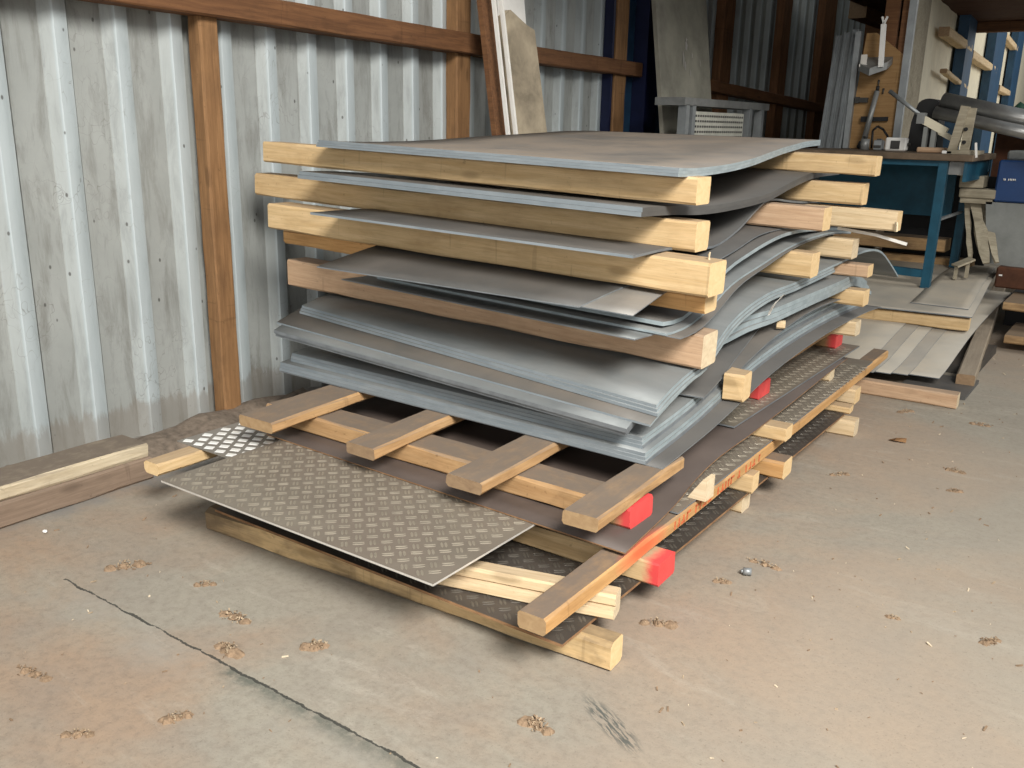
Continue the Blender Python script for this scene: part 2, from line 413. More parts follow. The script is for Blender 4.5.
def hermite(pts):
    xs = [p[0] for p in pts]; ys = [p[1] for p in pts]; n = len(xs)
    d = [(ys[i + 1] - ys[i]) / (xs[i + 1] - xs[i]) for i in range(n - 1)]
    m = [d[0]] + [(d[i - 1] + d[i]) / 2 for i in range(1, n - 1)] + [d[-1]]
    def f(x):
        if x <= xs[0]: return ys[0] + m[0] * (x - xs[0])
        if x >= xs[-1]: return ys[-1] + m[-1] * (x - xs[-1])
        for i in range(n - 1):
            if x <= xs[i + 1]:
                h = xs[i + 1] - xs[i]; t = (x - xs[i]) / h
                return ((2*t**3 - 3*t**2 + 1) * ys[i] + (t**3 - 2*t**2 + t) * h * m[i] + (-2*t**3 + 3*t**2) * ys[i + 1] + (t**3 - t**2) * h * m[i + 1])
    return f

# timber: A and B are the two ends of its front bottom edge; d deep (away from the viewer's side), h high
def timber_mesh(A, B, d, h, step=.13, cham=.005, rough=.0015, h2=None, notch=None, wane=0.0):
    A, B = Vector(A), Vector(B); L = (B - A).length
    n = max(2, int(L / step)); bm = bmesh.new()
    fe = bm.verts.layers.float.new('from_end')
    h2 = h if h2 is None else h2
    rings = []
    for i in range(n + 1):
        t = i / n; hh = h + (h2 - h) * t
        c = cham * (1 + random.random() * .8)
        if notch:
            prof = [(c, 0), (d - c, 0), (d, c), (d, hh - c), (d - c, hh), (c + .012, hh), (.012, hh - c), (.012, notch + .004), (.02, notch), (.0, notch - .004), (0, c)]
        else:
            w = wane * (noise.noise(Vector((t * L * 3, 1.7, 0))) * .5 + .5)
            prof = [(c, 0), (d - c, 0), (d, c), (d, hh - c), (d - c, hh), (c + w, hh), (0, hh - c - w * .6), (0, c)]
        j = lambda: (random.random() - .5) * 2 * rough
        ring = []
        for y, z in prof:
            v = bm.verts.new((t * L, y + j(), z + j())); v[fe] = L * (1 - t); ring.append(v)
        rings.append(ring)
    k = len(rings[0])
    for r0, r1 in zip(rings, rings[1:]):
        for q in range(k):
            bm.faces.new((r0[q], r1[q], r1[(q + 1) % k], r0[(q + 1) % k]))
    bm.faces.new(rings[0]).material_index = 1
    bm.faces.new(rings[-1][::-1]).material_index = 1
    return bm, L

def timber(name, A, B, d, h, mats, parent=None, label=None, cat=None, group=None, **kw):
    bm, L = timber_mesh(A, B, d, h, **kw)
    o = link(name, bm, mats)
    dv = (Vector(B) - Vector(A)).normalized()
    side = Vector((-dv.y, dv.x, 0)).normalized(); up = dv.cross(side)
    mw = Matrix((( dv.x, side.x, up.x, A[0]), (dv.y, side.y, up.y, A[1]), (dv.z, side.z, up.z, A[2]), (0, 0, 0, 1)))
    if parent is not None:
        o.parent = parent; mw = Matrix.Translation(parent.location).inverted() @ mw
    o.matrix_local = mw
    tag(o, label, cat, group)
    return o

# steel sheet: lies along Y, z follows a sagging profile of its underside
def sheet(name, y0L, y0R, y1, xl, xr, prof, t, mats, label, cat='steel sheet', group=None, tilt=0.0, tilt1=None, xtilt=2.25, nx=6, ny=34, dz=0.0):
    pf = hermite(prof) if not callable(prof) else prof
    xr = hermite(xr) if isinstance(xr, list) else (lambda y, q=xr: q)
    xl = hermite(xl) if isinstance(xl, list) else (lambda y, q=xl: q)
    bm = bmesh.new(); top = []; bot = []
    for j in range(ny + 1):
        v = j / ny; rt = []; rb = []
        for i in range(nx + 1):
            u = i / nx
            y = (y0L + (y0R - y0L) * u) * (1 - v) + y1 * v
            x = xl(y) + (xr(y) - xl(y)) * u
            z = pf(y) + (tilt + ((tilt if tilt1 is None else tilt1) - tilt) * v) * (xtilt - x) + dz
            rb.append(bm.verts.new((x, y, z))); rt.append(bm.verts.new((x, y, z + t)))
        top.append(rt); bot.append(rb)
    for j in range(ny):
        for i in range(nx):
            f = bm.faces.new((top[j][i], top[j][i+1], top[j+1][i+1], top[j+1][i])); f.smooth = True
            f = bm.faces.new((bot[j][i], bot[j+1][i], bot[j+1][i+1], bot[j][i+1])); f.smooth = True
    for j in range(ny):
        for i, s in ((0, 1), (nx, -1)):
            f = bm.faces.new((bot[j][i], top[j][i], top[j+1][i], bot[j+1][i])[::s]); f.material_index = 2 if (i and len(mats) > 2) else 1
    for i in range(nx):
        for j, s in ((0, -1), (ny, 1)):
            f = bm.faces.new((bot[j][i], top[j][i], top[j][i+1], bot[j][i+1])[::s]); f.material_index = 1
    ox = (xl(y1) + xr(y1)) / 2; oy = (y0R + y1) / 2
    o = link(name, bm, mats, origin=(ox, oy, pf(oy) + dz))
    return tag(o, label, cat, group)

def tread_bars(bm, x0, x1, y0, y1, zf, pitch, ln, w, gap, nb, ht, mi, inside=lambda x, y: True):
    def one(cx, cy, dx, dy):
        for k in range(nb):
            o = (k - (nb - 1) / 2) * gap
            px, py = cx - dy * o, cy + dx * o
            if not (inside(px, py) and x0 + ln/2 < px < x1 - ln/2 and y0 + ln/2 < py < y1 - ln/2): continue
            b0 = []; b1 = []
            z = zf(px, py)
            for a, c in ((-.5, 0), (-.25, -.5), (.25, -.5), (.5, 0), (.25, .5), (-.25, .5)):
                b0.append(bm.verts.new((px + dx*ln*a - dy*w*c, py + dy*ln*a + dx*w*c, z)))
                b1.append(bm.verts.new((px + dx*ln*a*.8 - dy*w*c*.5, py + dy*ln*a*.8 + dx*w*c*.5, z + ht)))
            for q in range(6):
                f = bm.faces.new((b0[q], b0[(q+1) % 6], b1[(q+1) % 6], b1[q])); f.material_index = mi
            bm.faces.new(b1).material_index = mi
    i = 0; s = math.sqrt(.5)
    x = x0
    while x < x1:
        y = y0
        while y < y1:
            one(x, y, s, s); one(x + pitch/2, y + pitch/2, s, -s)
            y += pitch
        x += pitch

# ------------------------------------------------------------------ setting
bm = bmesh.new()
vs = [bm.verts.new(p) for p in ((-4, -6, 0), (12, -6, 0), (12, 28, 0), (-4, 28, 0))]; bm.faces.new(vs)
vs2 = [bm.verts.new((v.co.x, v.co.y, -.2)) for v in vs]; bm.faces.new(vs2[::-1])
for k in range(4): bm.faces.new((vs[k], vs2[k], vs2[(k+1) % 4], vs[(k+1) % 4]))
floor = tag(link('floor', bm, 'floor'), 'dusty concrete floor with a dark joint', 'floor', kind='structure')

# corrugated wall along Y at X = 0
bm = bmesh.new()
p = .240; y = -1.39 - .24 * 3
prof = []
while y < 12.2:
    prof += [(y, 0.0), (y + .128, 0.0), (y + .168, .036), (y + .220, .030), (y + .2285, 0.0), (y + .2295, -.016), (y + .2385, -.016), (y + .2395, 0.0)]
    y += p
lo = []; hi = []
for yy, xx in prof:
    lo.append(bm.verts.new((xx, yy, -.02))); hi.append(bm.verts.new((xx, yy, 3.4)))
for k in range(len(prof) - 1): bm.faces.new((lo[k], lo[k+1], hi[k+1], hi[k]))
bk = [bm.verts.new(q) for q in ((-.03, prof[0][0], -.02), (-.03, prof[-1][0], -.02), (-.03, prof[-1][0], 3.4), (-.03, prof[0][0], 3.4))]
bm.faces.new(bk[::-1])
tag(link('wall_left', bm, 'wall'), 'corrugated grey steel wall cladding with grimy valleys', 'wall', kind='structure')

def post(name, y0, y1, x1, z1, label, mats=('post', 'post'), x0=.03, z0=0.0):
    bm = bmesh.new(); box(bm, x0, x1, y0, y1, z0, z1, 0, .004)
    for v in bm.verts: v.co.x += (random.random() - .5) * .002
    o = link(name, bm, mats, origin=((x0 + x1) / 2, (y0 + y1) / 2, z0))
    o.rotation_euler = (0, 0, 0)
    return o
def vpost(name, y, w, d, z1, label, mat):
    """upright wall stud as a timber so its grain runs up"""
    o = timber(name, (d + .0, y, 0), (d + .0, y, z1), w, d - .03, (mat, 'endold'))
    # local x up, local y along +Y, local z to -X
    o.matrix_local = Matrix(((0, 0, -1, d), (0, 1, 0, y), (1, 0, 0, 0), (0, 0, 0, 1)))
    return tag(o, label, 'post', kind='structure')
vpost('trim_1', 2.455, .092, .11, 3.0, 'reddish timber stud standing against the corrugated wall, nearest one', 'post')
vpost('trim_2', 4.09, .125, .11, 3.0, 'timber stud on the corrugated wall behind the stack', 'post')
vpost('trim_3', 5.83, .16, .11, 3.2, 'timber stud in front of the navy steel column', 'post')
vpost('trim_4', 7.62, .22, .11, 3.4, 'dark timber stud right of the leaning grey panel', 'girt')
vpost('trim_5', 9.00, .22, .11, 3.4, 'dark timber stud further along the corrugated wall', 'girt')
vpost('trim_6', 10.2, .40, .11, 3.4, 'dark timber stud at the far end of the corrugated wall', 'girt')
def girt(name, a, b, d, h, mat, label):
    o = timber(name, a, b, d, h, (mat, 'endold'))
    return tag(o, label, 'rail', kind='structure')
# rails along the wall (A-B runs +Y so that depth goes towards the wall)
girt('trim_7', (.15, -1.2, 1.745), (.15, 4.27, 1.652), .11, .105, 'girt', 'reddish wall rail over the nearest stud')
girt('trim_8', (.15, 4.31, 1.648), (.15, 6.15, 1.632), .11, .095, 'girt', 'reddish wall rail behind the leaning board')
girt('trim_9', (.15, 6.9, 1.60), (.15, 11.2, 1.445), .11, .09, 'girt', 'dark wall rail beyond the navy column')

# blue steel H column behind the third stud
col = bmesh.new()
box(col, -.0, .10, 5.79, 5.815, 0, 3.3); box(col, .03, .05, 5.81, 6.49, 0, 3.3, 1); box(col, -.0, .16, 6.19, 6.215, 0, 3.3, 0)
box(col, .0, .135, 6.215, 6.43, 0, 3.3, 0); box(col, .0, .11, 6.43, 6.56, 0, 3.3, 1)
tag(link('trim_10', col, ('navy', 'blue_col')), 'navy blue steel column against the corrugated wall', 'column', kind='structure')

# mezzanine deck over the far end (planks seen from below) and its edge joist
bm = bmesh.new()
for k in range(7):
    box(bm, .75, 7.0, 8.7 + k * .35, 8.7 + k * .35 + .343, 2.4, 2.46)
tag(link('ceiling', bm, 'mezz'), 'dark brown plank underside of the mezzanine', 'ceiling', kind='structure')
girt('trim_11', (.78, 9.3, 2.30), (.78, 13.2, 2.30), .16, .16, 'girt', 'long edge joist under the mezzanine')
girt('trim_12', (.80, 11.05, 2.30), (7.0, 11.05, 2.30), .1, .1, 'girt', 'cross joist under the far mezzanine edge')

bm = bmesh.new()  # unseen deck, added to keep the key light off the upper wall
for k in range(15): box(bm, -.05, 2.25, 3.4 + k * .353, 3.4 + k * .353 + .347, 2.64, 2.69)
tag(link('shade_deck', bm, 'mezz'), 'unseen plank deck added to shade the upper wall', 'ceiling', kind='structure')
# far cream wall with blue columns
def fx(y, off=0.0): return 1.5 - .071 * (y - 8.7) + off
bm = bmesh.new()
n = 60
A = []; B = []
for k in range(n + 1):
    yy = 7.45 + 18.5 * k / n; r = .012 if k % 2 else 0
    A.append(bm.verts.new((fx(yy, r - .03), yy, 0))); B.append(bm.verts.new((fx(yy, r - .03), yy, 4.2)))
for k in range(n):
    f = bm.faces.new((A[k], A[k+1], B[k+1], B[k])); f.material_index = 1 if k < 4 else 0
tag(link('wall_far_left', bm, ('cream_wall', 'weather')), 'cream cladding wall with blue columns at the far end', 'wall', kind='structure')
for i, (ya, yb) in enumerate(((10.35, 11.0), (13.3, 14.7), (16.8, 18.2))):
    bm = bmesh.new()
    for (s0, s1, w0, w1, mi) in ((ya, yb, .0, .10, 0),):
        v = [bm.verts.new(q) for q in ((fx(s0, w0), s0, 0), (fx(s0, w1), s0, 0), (fx(s1, w1), s1, 0), (fx(s1, w0), s1, 0), (fx(s0, w0), s0, 4.2), (fx(s0, w1), s0, 4.2), (fx(s1, w1), s1, 4.2), (fx(s1, w0), s1, 4.2))]
        for q in ((0, 3, 2, 1), (4, 5, 6, 7), (0, 1, 5, 4), (1, 2, 6, 5), (2, 3, 7, 6), (3, 0, 4, 7)): bm.faces.new([v[z] for z in q])
    tag(link('trim_%d' % (13 + i), bm, 'blue_col'), ['blue steel column on the cream wall, nearest one', 'blue steel column on the cream wall, second one', 'blue steel column on the cream wall, farthest one'][i], 'column', kind='structure')
for i, (ya, yb, z, lab) in enumerate(((9.0, 10.85, 2.17, 'wooden rail on the cream wall before the first blue column'), (11.05, 14.1, 2.13, 'wooden rail on the cream wall past the first blue column'), (14.75, 17.1, 2.62, 'high wooden rail on the cream wall past the second blue column'), (14.9, 17.0, 1.95, 'low wooden rail on the cream wall past the second blue column'))):
    girt('trim_%d' % (16 + i), (fx(ya, .10), ya, z - .08), (fx(yb, .10), yb, z - .08), .09, .08, 'pale', lab)
girt('trim_20', (fx(9.2, .1), 9.2, 1.80), (fx(11.0, .1), 11.0, 1.73), .06, .04, 'pale', 'thin cream rail below the first wooden rail')

# closing walls of the hall outside the picture and at its end
bm = bmesh.new(); box(bm, -4, 12, 26, 26.2, 0, 5)
tag(link('wall_back', bm, 'dark_metal'), 'dark end wall of the hall', 'wall', kind='structure')

# weathered doorway strip between tool board and cream wall
bm = bmesh.new()
box(bm, -.3, 1.24, 12.0, 12.1, 0, 3.4, 0)
tag(link('wall_partition', bm, 'girt'), 'dark recess behind the tool board', 'wall', kind='structure')

# ------------------------------------------------------------------ timber edging and dirt along the wall
timber('edging_timber', (.478, -.6, 0), (.462, 1.85, 0), .20, .088, ('browntimber', 'endold'), label='dirty brown timber lying along the wall foot, under the cream plank', cat='timber', rough=.003)
timber('edging_plank', (.470, -.6, .089), (.452, 1.845, .089), .17, .050, ('cream', 'endpale'), label='cream weathered plank on top of the brown edging timber by the wall', cat='plank', rough=.003)
bm = bmesh.new()
nx, ny = 8, 60; g = []
for j in range(ny + 1):
    yy = -.8 + 3.6 * j / ny; row = []
    for i in range(nx + 1):
        xx = .02 + .34 * i / nx
        h = .105 * math.sin(math.pi * min(1, (1 - i / nx) * .9 + .1)) * (.55 + .7 * noise.noise(Vector((xx * 6, yy * 5, 0)))) + .01 * noise.noise(Vector((xx * 40, yy * 40, 2)))
        if i == nx: h = -.004
        row.append(bm.verts.new((xx, yy, max(-.004, h))))
    g.append(row)
for j in range(ny):
    for i in range(nx): bm.faces.new((g[j][i], g[j][i+1], g[j+1][i+1], g[j+1][i]))
tag(link('dirt', bm, 'dirt', smooth=True), 'dark dirt heaped along the foot of the corrugated wall', 'dirt', kind='stuff')

# ------------------------------------------------------------------ the stack, from the floor up
BEARERS = 'loose timber bearers under the bottom pallet'
timber('floor_bearer', (.985, 1.69, 0), (2.443, 1.776, 0), .07, .076, ('grime', 'end'), label='long grimy bearer on the floor at the very front of the stack', cat='timber bearer', group=BEARERS, rough=.003, wane=.012)
timber('floor_bearer', (.96, 2.88, 0), (2.335, 2.90, 0), .08, .074, ('pale', 'endpale'), label='bearer on the floor under the middle of the dark tread sheet', cat='timber bearer', group=BEARERS)
timber('floor_bearer', (.96, 3.94, 0), (2.415, 3.995, 0), .08, .074, ('pale', 'endpale'), label='pale bearer on the floor under the far end of the stack', cat='timber bearer', group=BEARERS)

# dark tread sheet on the floor bearers
def tread_sheet(name, x0, x1, y0, y1, zf, t, mats, label, pitch=.053, nb=2, bars=None, skew=0.0, cat='tread plate', bx=None):
    """flat tread plate; skew shifts x with y; material slots: plate, edge, bars"""
    bm = bmesh.new()
    nyy = 16; T = []; Bt = []
    for j in range(nyy + 1):
        yy = y0 + (y1 - y0) * j / nyy; s = skew * (yy - y0)
        Bt.append([bm.verts.new((q + s, yy, zf(q, yy))) for q in (x0, x1)])
        T.append([bm.verts.new((q + s, yy, zf(q, yy) + t)) for q in (x0, x1)])
    for j in range(nyy):
        bm.faces.new((T[j][0], T[j][1], T[j+1][1], T[j+1][0])); bm.faces.new((Bt[j][0], Bt[j+1][0], Bt[j+1][1], Bt[j][1]))
        for i in (0, 1):
            bm.faces.new((Bt[j][i], T[j][i], T[j+1][i], Bt[j+1][i])).material_index = 1
    for j in (0, nyy): bm.faces.new((Bt[j][0], T[j][0], T[j][1], Bt[j][1])).material_index = 1
    bmesh.ops.recalc_face_normals(bm, faces=bm.faces)
    bx0, bx1, by0, by1 = bx or (x0, x1, y0, y1)
    tread_bars(bm, bx0, bx1, by0, by1, lambda x, y: zf(x, y) + t - .0003, pitch, pitch * .66, pitch * .155, pitch * .20, nb, .0014, 2, bars or (lambda x, y: True))
    o = link(name, bm, mats, origin=((x0 + x1) / 2, (y0 + y1) / 2, zf(x1, y0)))
    return tag(o, label, cat)
tread_sheet('tread_plate', 1.03, 2.352, 1.695, 4.05, lambda x, y: .0755, .008, ('tread_dark', 'edge_rust', 'tread_dark_bar'),
            'dark rusty-edged tread plate lying lowest, on the floor bearers', bars=lambda x, y: x > 2.1 or (x > 1.6 and y < 2.3))

# bottom pallet: bearers across, boards along
Z1 = .0845
pal = tag(empty('pallet', (1.55, 3.2, Z1)), 'bottom wooden pallet with red-ended bearer and long right board, under the tread plates', 'pallet', 'timber pallets in the sheet stack')
timber('bearer', (.76, 2.05, Z1), (2.408, 2.095, Z1), .11, .067, ('pale_red', 'red'), pal, 'bearer with a red-painted end')
timber('bearer', (.76, 3.05, Z1), (2.408, 3.085, Z1), .10, .067, ('orange', 'end'), pal)
timber('bearer', (.76, 4.18, Z1 + .004), (2.35, 4.20, Z1 + .004), .10, .07, ('pale', 'end'), pal)
rb = timber('deck_board', (2.364, 1.60, .1535), (2.312, 4.93, .157), .08, .046, ('orange_spray', 'enddirty'), pal, 'long orange board with a red stencil mark', rough=.001)
timber('deck_board', (.806, 1.652, .153), (.79, 4.8, .157), .078, .042, ('pine', 'end'), pal)
# red stencil on the outer side of the right board: a row of ink strokes
bm = bmesh.new()
random.seed(3)
yy = 2.30
while yy < 3.02:
    w = random.choice((.012, .02, .028)); kind_ = random.random()
    if kind_ < .75:
        z0, z1 = .011, .036
        if kind_ < .3:
            box(bm, yy, yy + .006, -.0022, -.0004, z0, z1); box(bm, yy, yy + w, -.0022, -.0004, z1 - .006, z1)
        elif kind_ < .55:
            box(bm, yy, yy + w, -.0022, -.0004, z0, z0 + .006); box(bm, yy + w / 2, yy + w / 2 + .006, -.0022, -.0004, z0, z1)
        else:
            box(bm, yy, yy + .007, -.0022, -.0004, z0, z1)
    yy += w + .012
for v in bm.verts: v.co.x -= 1.6
st = link('stencil_lettering', bm, 'redmark'); st.parent = rb

# loose pieces between floor tread plate and bottom pallet board
timber('timber_offcut', (1.92, 1.735, Z1), (2.40, 1.862, Z1), .07, .066, ('pale', 'endpale'), label='pale cracked timber offcut poking out under the near end of the orange board', cat='timber offcut', notch=.034)
timber('timber_offcut', (1.9, 2.87, Z1), (2.366, 2.895, Z1), .075, .065, ('pine', 'end'), label='short yellow timber offcut tucked under the orange board left of the far orange-ended bearer', cat='timber offcut')
timber('timber_offcut', (1.9, 4.02, Z1), (2.372, 4.05, Z1), .08, .03, ('pine', 'end'), label='thin timber offcut under the far end of the orange board', cat='timber offcut')

# white-diamond plate, at the left under the big tread plate
bm = bmesh.new()
box(bm, .665, 1.7, 1.825, 2.9, .1975, .2005)
for f in bm.faces: f.material_index = 0
for a in range(16):
    for c in range(20):
        cx = .695 + a * .058 + (c % 2) * .029; cy = 1.850 + c * .040
        if cx > 1.32 or cy > 2.4: continue
        vv = [(-.027, 0), (0, -.0185), (.027, 0), (0, .0185)]
        dd = [(x * .86 + y_ * .5, -x * .16 + y_ * .95) for x, y_ in vv]
        b0 = [bm.verts.new((cx + x, cy + y_, .2003)) for x, y_ in dd]
        b1 = [bm.verts.new((cx + x * .8, cy + y_ * .8, .2022)) for x, y_ in dd]
        for q in range(4):
            f = bm.faces.new((b0[q], b0[(q+1) % 4], b1[(q+1) % 4], b1[q])); f.material_index = 1
        bm.faces.new(b1).material_index = 1
tag(link('tread_plate', bm, ('diamond_base', 'diamond'), origin=(1.1, 2.3, .1975)), 'grey tread plate with diamonds whitened as sky glints, at the left by the wall', 'tread plate')

# big tread plate in front
tread_sheet('tread_plate', .964, 2.062, 1.555, 2.3, lambda x, y: .205, .006, ('alu', 'edge_bright', 'alu_bar'),
            'large grey-brown tread plate with bright cut edge at the front of the stack')
# tread plate seen between brown sheet and orange board
tread_sheet('tread_plate', 1.0, 2.352, 2.325, 4.6, lambda x, y: .2045, .005, ('alu', 'edge_grey', 'alu_bar'),
            'grey tread plate strip showing beside the long orange board', bars=lambda x, y: x > 1.95, bx=(2.0, 2.352, 2.325, 4.5), skew=-.016)

# brown sheet
sheet('steel_sheet', 2.035, 1.985, 4.35, .89, [(1.98, 2.36), (2.4, 2.325), (2.46, 2.316), (2.7, 2.303), (3.0, 2.31), (4.3, 2.26)],
      [(1.98, .2125), (2.4, .222), (2.65, .245), (3.0, .262), (3.5, .266), (4.35, .262)], .004, ('steel_brown', 'edge_rust'),
      'dark brown steel sheet under the upper pallet, over the big tread plate')
bm = bmesh.new()
wf = [bm.verts.new(q) for q in ((2.322, 2.45, .2100), (2.382, 2.45, .2100), (2.382, 2.45, .280), (2.370, 2.45, .280))]
wb_ = [bm.verts.new((v.co.x, v.co.y + .06, v.co.z)) for v in wf]
bm.faces.new(wf); bm.faces.new(wb_[::-1])
for k in range(4): bm.faces.new((wf[k], wb_[k], wb_[(k+1) % 4], wf[(k+1) % 4]))
tag(link('timber_block', bm, 'endpale', origin=(2.37, 2.48, .21)), 'small whitish wedge-shaped timber block standing by the right edge of the brown sheet', 'timber block')
timber('timber_block', (1.98, 3.12, .2098), (2.387, 3.135, .2098), .085, .052, ('pine', 'end'), label='yellow timber block resting on the orange board, middle of the right side', cat='timber block')
timber('timber_block', (1.9, 4.06, .2098), (2.262, 4.075, .2098), .08, .052, ('pale', 'endpale'), label='timber block under the far end of the brown sheet', cat='timber block')
# narrow tread plate on the brown sheet
tread_sheet('tread_plate', 1.5, 2.245, 3.0, 4.6, hermite_z := (lambda x, y: .2715 + .0 * x), .006, ('alu', 'edge_grey', 'alu_bar'),
            'grey tread plate under the middle red-ended bearer of the upper pallet', bars=lambda x, y: x > 1.9, bx=(1.9, 2.245, 3.0, 4.55))

# upper pallet
pal2 = tag(empty('pallet', (1.55, 3.1, .218)), 'upper wooden pallet whose four boards poke out below the blue-grey sheets', 'pallet', 'timber pallets in the sheet stack')
timber('bearer', (.78, 2.13, .2195), (2.304, 2.11, .2195), .135, .066, ('orange_red', 'red'), pal2, 'front bearer with a red-painted end', rough=.002)
timber('bearer', (.76, 3.36, .279), (2.192, 3.365, .279), .13, .062, ('orange_red', 'red'), pal2, 'middle bearer with a red-painted end')
timber('bearer', (.76, 4.44, .279), (2.168, 4.45, .279), .12, .062, ('orange_red', 'red'), pal2, 'far bearer with a red-painted end')
def pboard(xa, xb, y0, mats, y1=4.62, sl=.04):
    w = xb - xa
    timber('deck_board', (xb, y0, .2805), (xb - sl, y1, .2805 + .064 * (y1 - y0) / 2.69), w, .040, mats, pal2, rough=.002)
pboard(.888, 1.055, 1.925, ('pboard', 'enddirty'))
pboard(1.372, 1.490, 1.955, ('pboard', 'endold'))
pboard(1.795, 1.925, 1.935, ('pboard', 'endold'))
pboard(2.200, 2.308, 1.925, ('pboard', 'enddirty'), 2.46, .010)
timber('deck_board', (2.175, 3.36, .343), (2.135, 4.62, .343), .10, .036, ('pboard', 'enddirty'), pal2, rough=.002)

# lower blue-grey bundle
BS = [(2.32, .3300), (2.64, .362), (3.18, .444), (3.66, .478), (4.22, .484), (4.6, .47), (5.0, .43)]
LB = 'sheets of the lowest blue-grey bundle'
sheet('steel_sheet', 2.35, 2.325, 4.7, .605, [(2.3, 2.292), (3.0, 2.30), (4.7, 2.30)], BS, .003, ('steel_dark', 'edge_grey'), 'bottom sheet of the lowest blue-grey bundle, its margin sticking out at the right', group=LB)
for k in range(6):
    lo_ = k < 3
    sheet('steel_sheet', (2.352 if lo_ else 2.378) + k * .002, (2.322 if lo_ else 2.342) + k * .002, 4.62 - .03 * k, (.602 if lo_ else .628) + .002 * k, (2.238 if lo_ else 2.212) - .003 * (k % 3),
          BS, .0112, ('steel_blue', 'edge_front', 'edge' if k in (1, 2, 4, 5) else 'edge_grey'),
          '%s sheet from the bottom in the stepped edge of the lowest blue-grey bundle' % ['second', 'third', 'fourth', 'fifth', 'sixth', 'seventh and topmost'][k],
          group=LB, dz=.0035 + k * .01125)
timber('timber_block', (.62, 2.55, .405), (.80, 2.55, .405), .09, .066, ('orange', 'enddirty'), label='orange timber block in the gap between the two blue-grey bundles at the left', cat='timber block')
timber('timber_block', (2.243, 2.865, .4085), (2.312, 2.872, .4085), .095, .094, ('pine', 'end'), label='upright-looking yellow timber block beside the bundle edge, above the middle red bearer end', cat='timber block')

# upper blue-grey bundle; humps over the far bearers
UA = [(2.33, .502), (2.45, .540), (2.57, .566), (2.69, .582), (2.78, .625), (2.87, .668), (3.0, .702), (3.22, .728), (3.5, .730), (4.07, .746), (4.55, .757), (4.8, .725), (5.02, .645), (5.24, .55)]
UB = 'sheets of the upper blue-grey bundle'
tl = .026
sheet('steel_sheet', 2.335, 2.285, 4.3, .61, [(2.3, 2.187), (2.6, 2.17), (4.4, 2.12)], UA, .013, ('steel_blue', 'edge_grey'), 'lowest sheet of the upper blue-grey bundle, just over the dark gap', group=UB, tilt=tl, dz=-.066)
sheet('steel_sheet', 2.330, 2.278, 4.3, .607, [(2.3, 2.19), (2.6, 2.17), (4.4, 2.12)], UA, .013, ('steel_blue', 'edge_grey'), 'second lowest sheet of the upper blue-grey bundle', group=UB, tilt=tl, dz=-.0525)
sheet('steel_sheet', 2.372, 2.312, 4.4, .578, [(2.3, 2.25), (2.6, 2.245), (3.0, 2.19), (4.4, 2.12)], UA, .006, ('steel_dust', 'edge_front', 'edge'), 'wider thin sheet jutting out under the top of the upper blue-grey bundle', group=UB, tilt=tl, dz=-.039)
for k in range(3):
    sheet('steel_sheet', 2.455 + .004 * k, 2.352 + .004 * k, 4.0 if k < 2 else 5.24, .618 + .003 * k, 2.252 - .005 * k, UA, .0098, ('steel_blue', 'edge_front', 'edge'),
          ['thick sheet third from the top of the upper blue-grey bundle', 'thick sheet second from the top of the upper blue-grey bundle', 'top sheet of the upper blue-grey bundle, curling down at its far end'][k], group=UB, tilt=tl, dz=-.0305 + .00985 * k)
# loose sheets fanned out at the right between the bundles
FA = 'sheets fanned out at the right side between the bundles'
sheet('steel_sheet', 2.60, 2.70, 4.1, .9, [(2.7, 2.245), (3.0, 2.225), (3.5, 2.175), (4.5, 2.15)], [(2.6, .437), (2.85, .476), (3.0, .517), (3.3, .574), (3.6, .612), (4.1, .610), (4.5, .60)], .004, ('steel_dark', 'edge_grey'),
      'dark sheet curving up at the right just under the upper bundle', group=FA)
sheet('steel_sheet', 2.86, 2.92, 4.1, .9, 2.262, [(2.86, .474), (2.92, .487), (3.0, .505), (3.31, .558), (3.6, .585), (3.83, .590), (4.1, .580)], .004, ('steel_dust', 'edge_grey'),
      'dusty sheet right above the lowest bundle at the right side', group=FA)
for k in range(3):
    sheet('steel_sheet', 2.9, 2.92, 4.56 + .04 * (2 - k), .9, [(2.9, 2.12), (3.08, 2.20 - .012 * k), (3.3, 2.258 - .004 * k), (4.7, 2.258 - .004 * k)], [(2.9, .535), (3.02, .565), (3.12, .594), (3.3, .612), (3.58, .629), (4.1, .628), (4.22, .627), (4.45, .585), (4.6, .54)], .0165, ('steel_blue', 'edge'),
          ['lowest of three thick light-edged sheets bent over the far bearers', 'middle of three thick light-edged sheets bent over the far bearers', 'uppermost of three thick light-edged sheets bent over the far bearers'][k], group=FA, dz=.0167 * k)

# far bearers (their right ends stick out past the sheets)
FB = 'far bearers between the sheet layers'
def far_b(xr, y, zb, h, d, mats, label, xl=.55, up=.0, lab_cat='timber bearer'):
    return timber('timber_bearer', (xl, y - .01, zb + up), (xr, y, zb), d, h, mats, label=label, cat=lab_cat, group=FB)
far_b(2.33, 4.14, .415, .066, .09, ('pale', 'endpale'), 'whitish far bearer end just above the far red bearer end, lowest of the far column')
far_b(2.352, 4.12, .557, .068, .1, ('pine', 'end'), 'far bearer under the blue edges of the bent sheets')
far_b(2.352, 4.14, .682, .053, .09, ('pink', 'end'), 'far bearer with reddish marks under the hump of the curled sheet')
far_b(2.30, 3.50, .752, .095, .1, ('pine', 'end'), 'orange-yellow bearer end lying on the curved top sheet of the upper blue-grey bundle', up=.03)
far_b(2.285, 4.10, .761, .083, .1, ('pale', 'endpale'), 'pale far bearer with a small knot just above the curled sheet', up=.03)
far_b(2.32, 3.52, .929, .088, .1, ('pink', 'end'), 'rough pinkish bearer with a chipped top, in front of the far column', up=.03)
far_b(2.452, 4.10, .893, .083, .09, ('pale', 'end'), 'farthest-reaching bearer with a splinter on its side', up=.03)
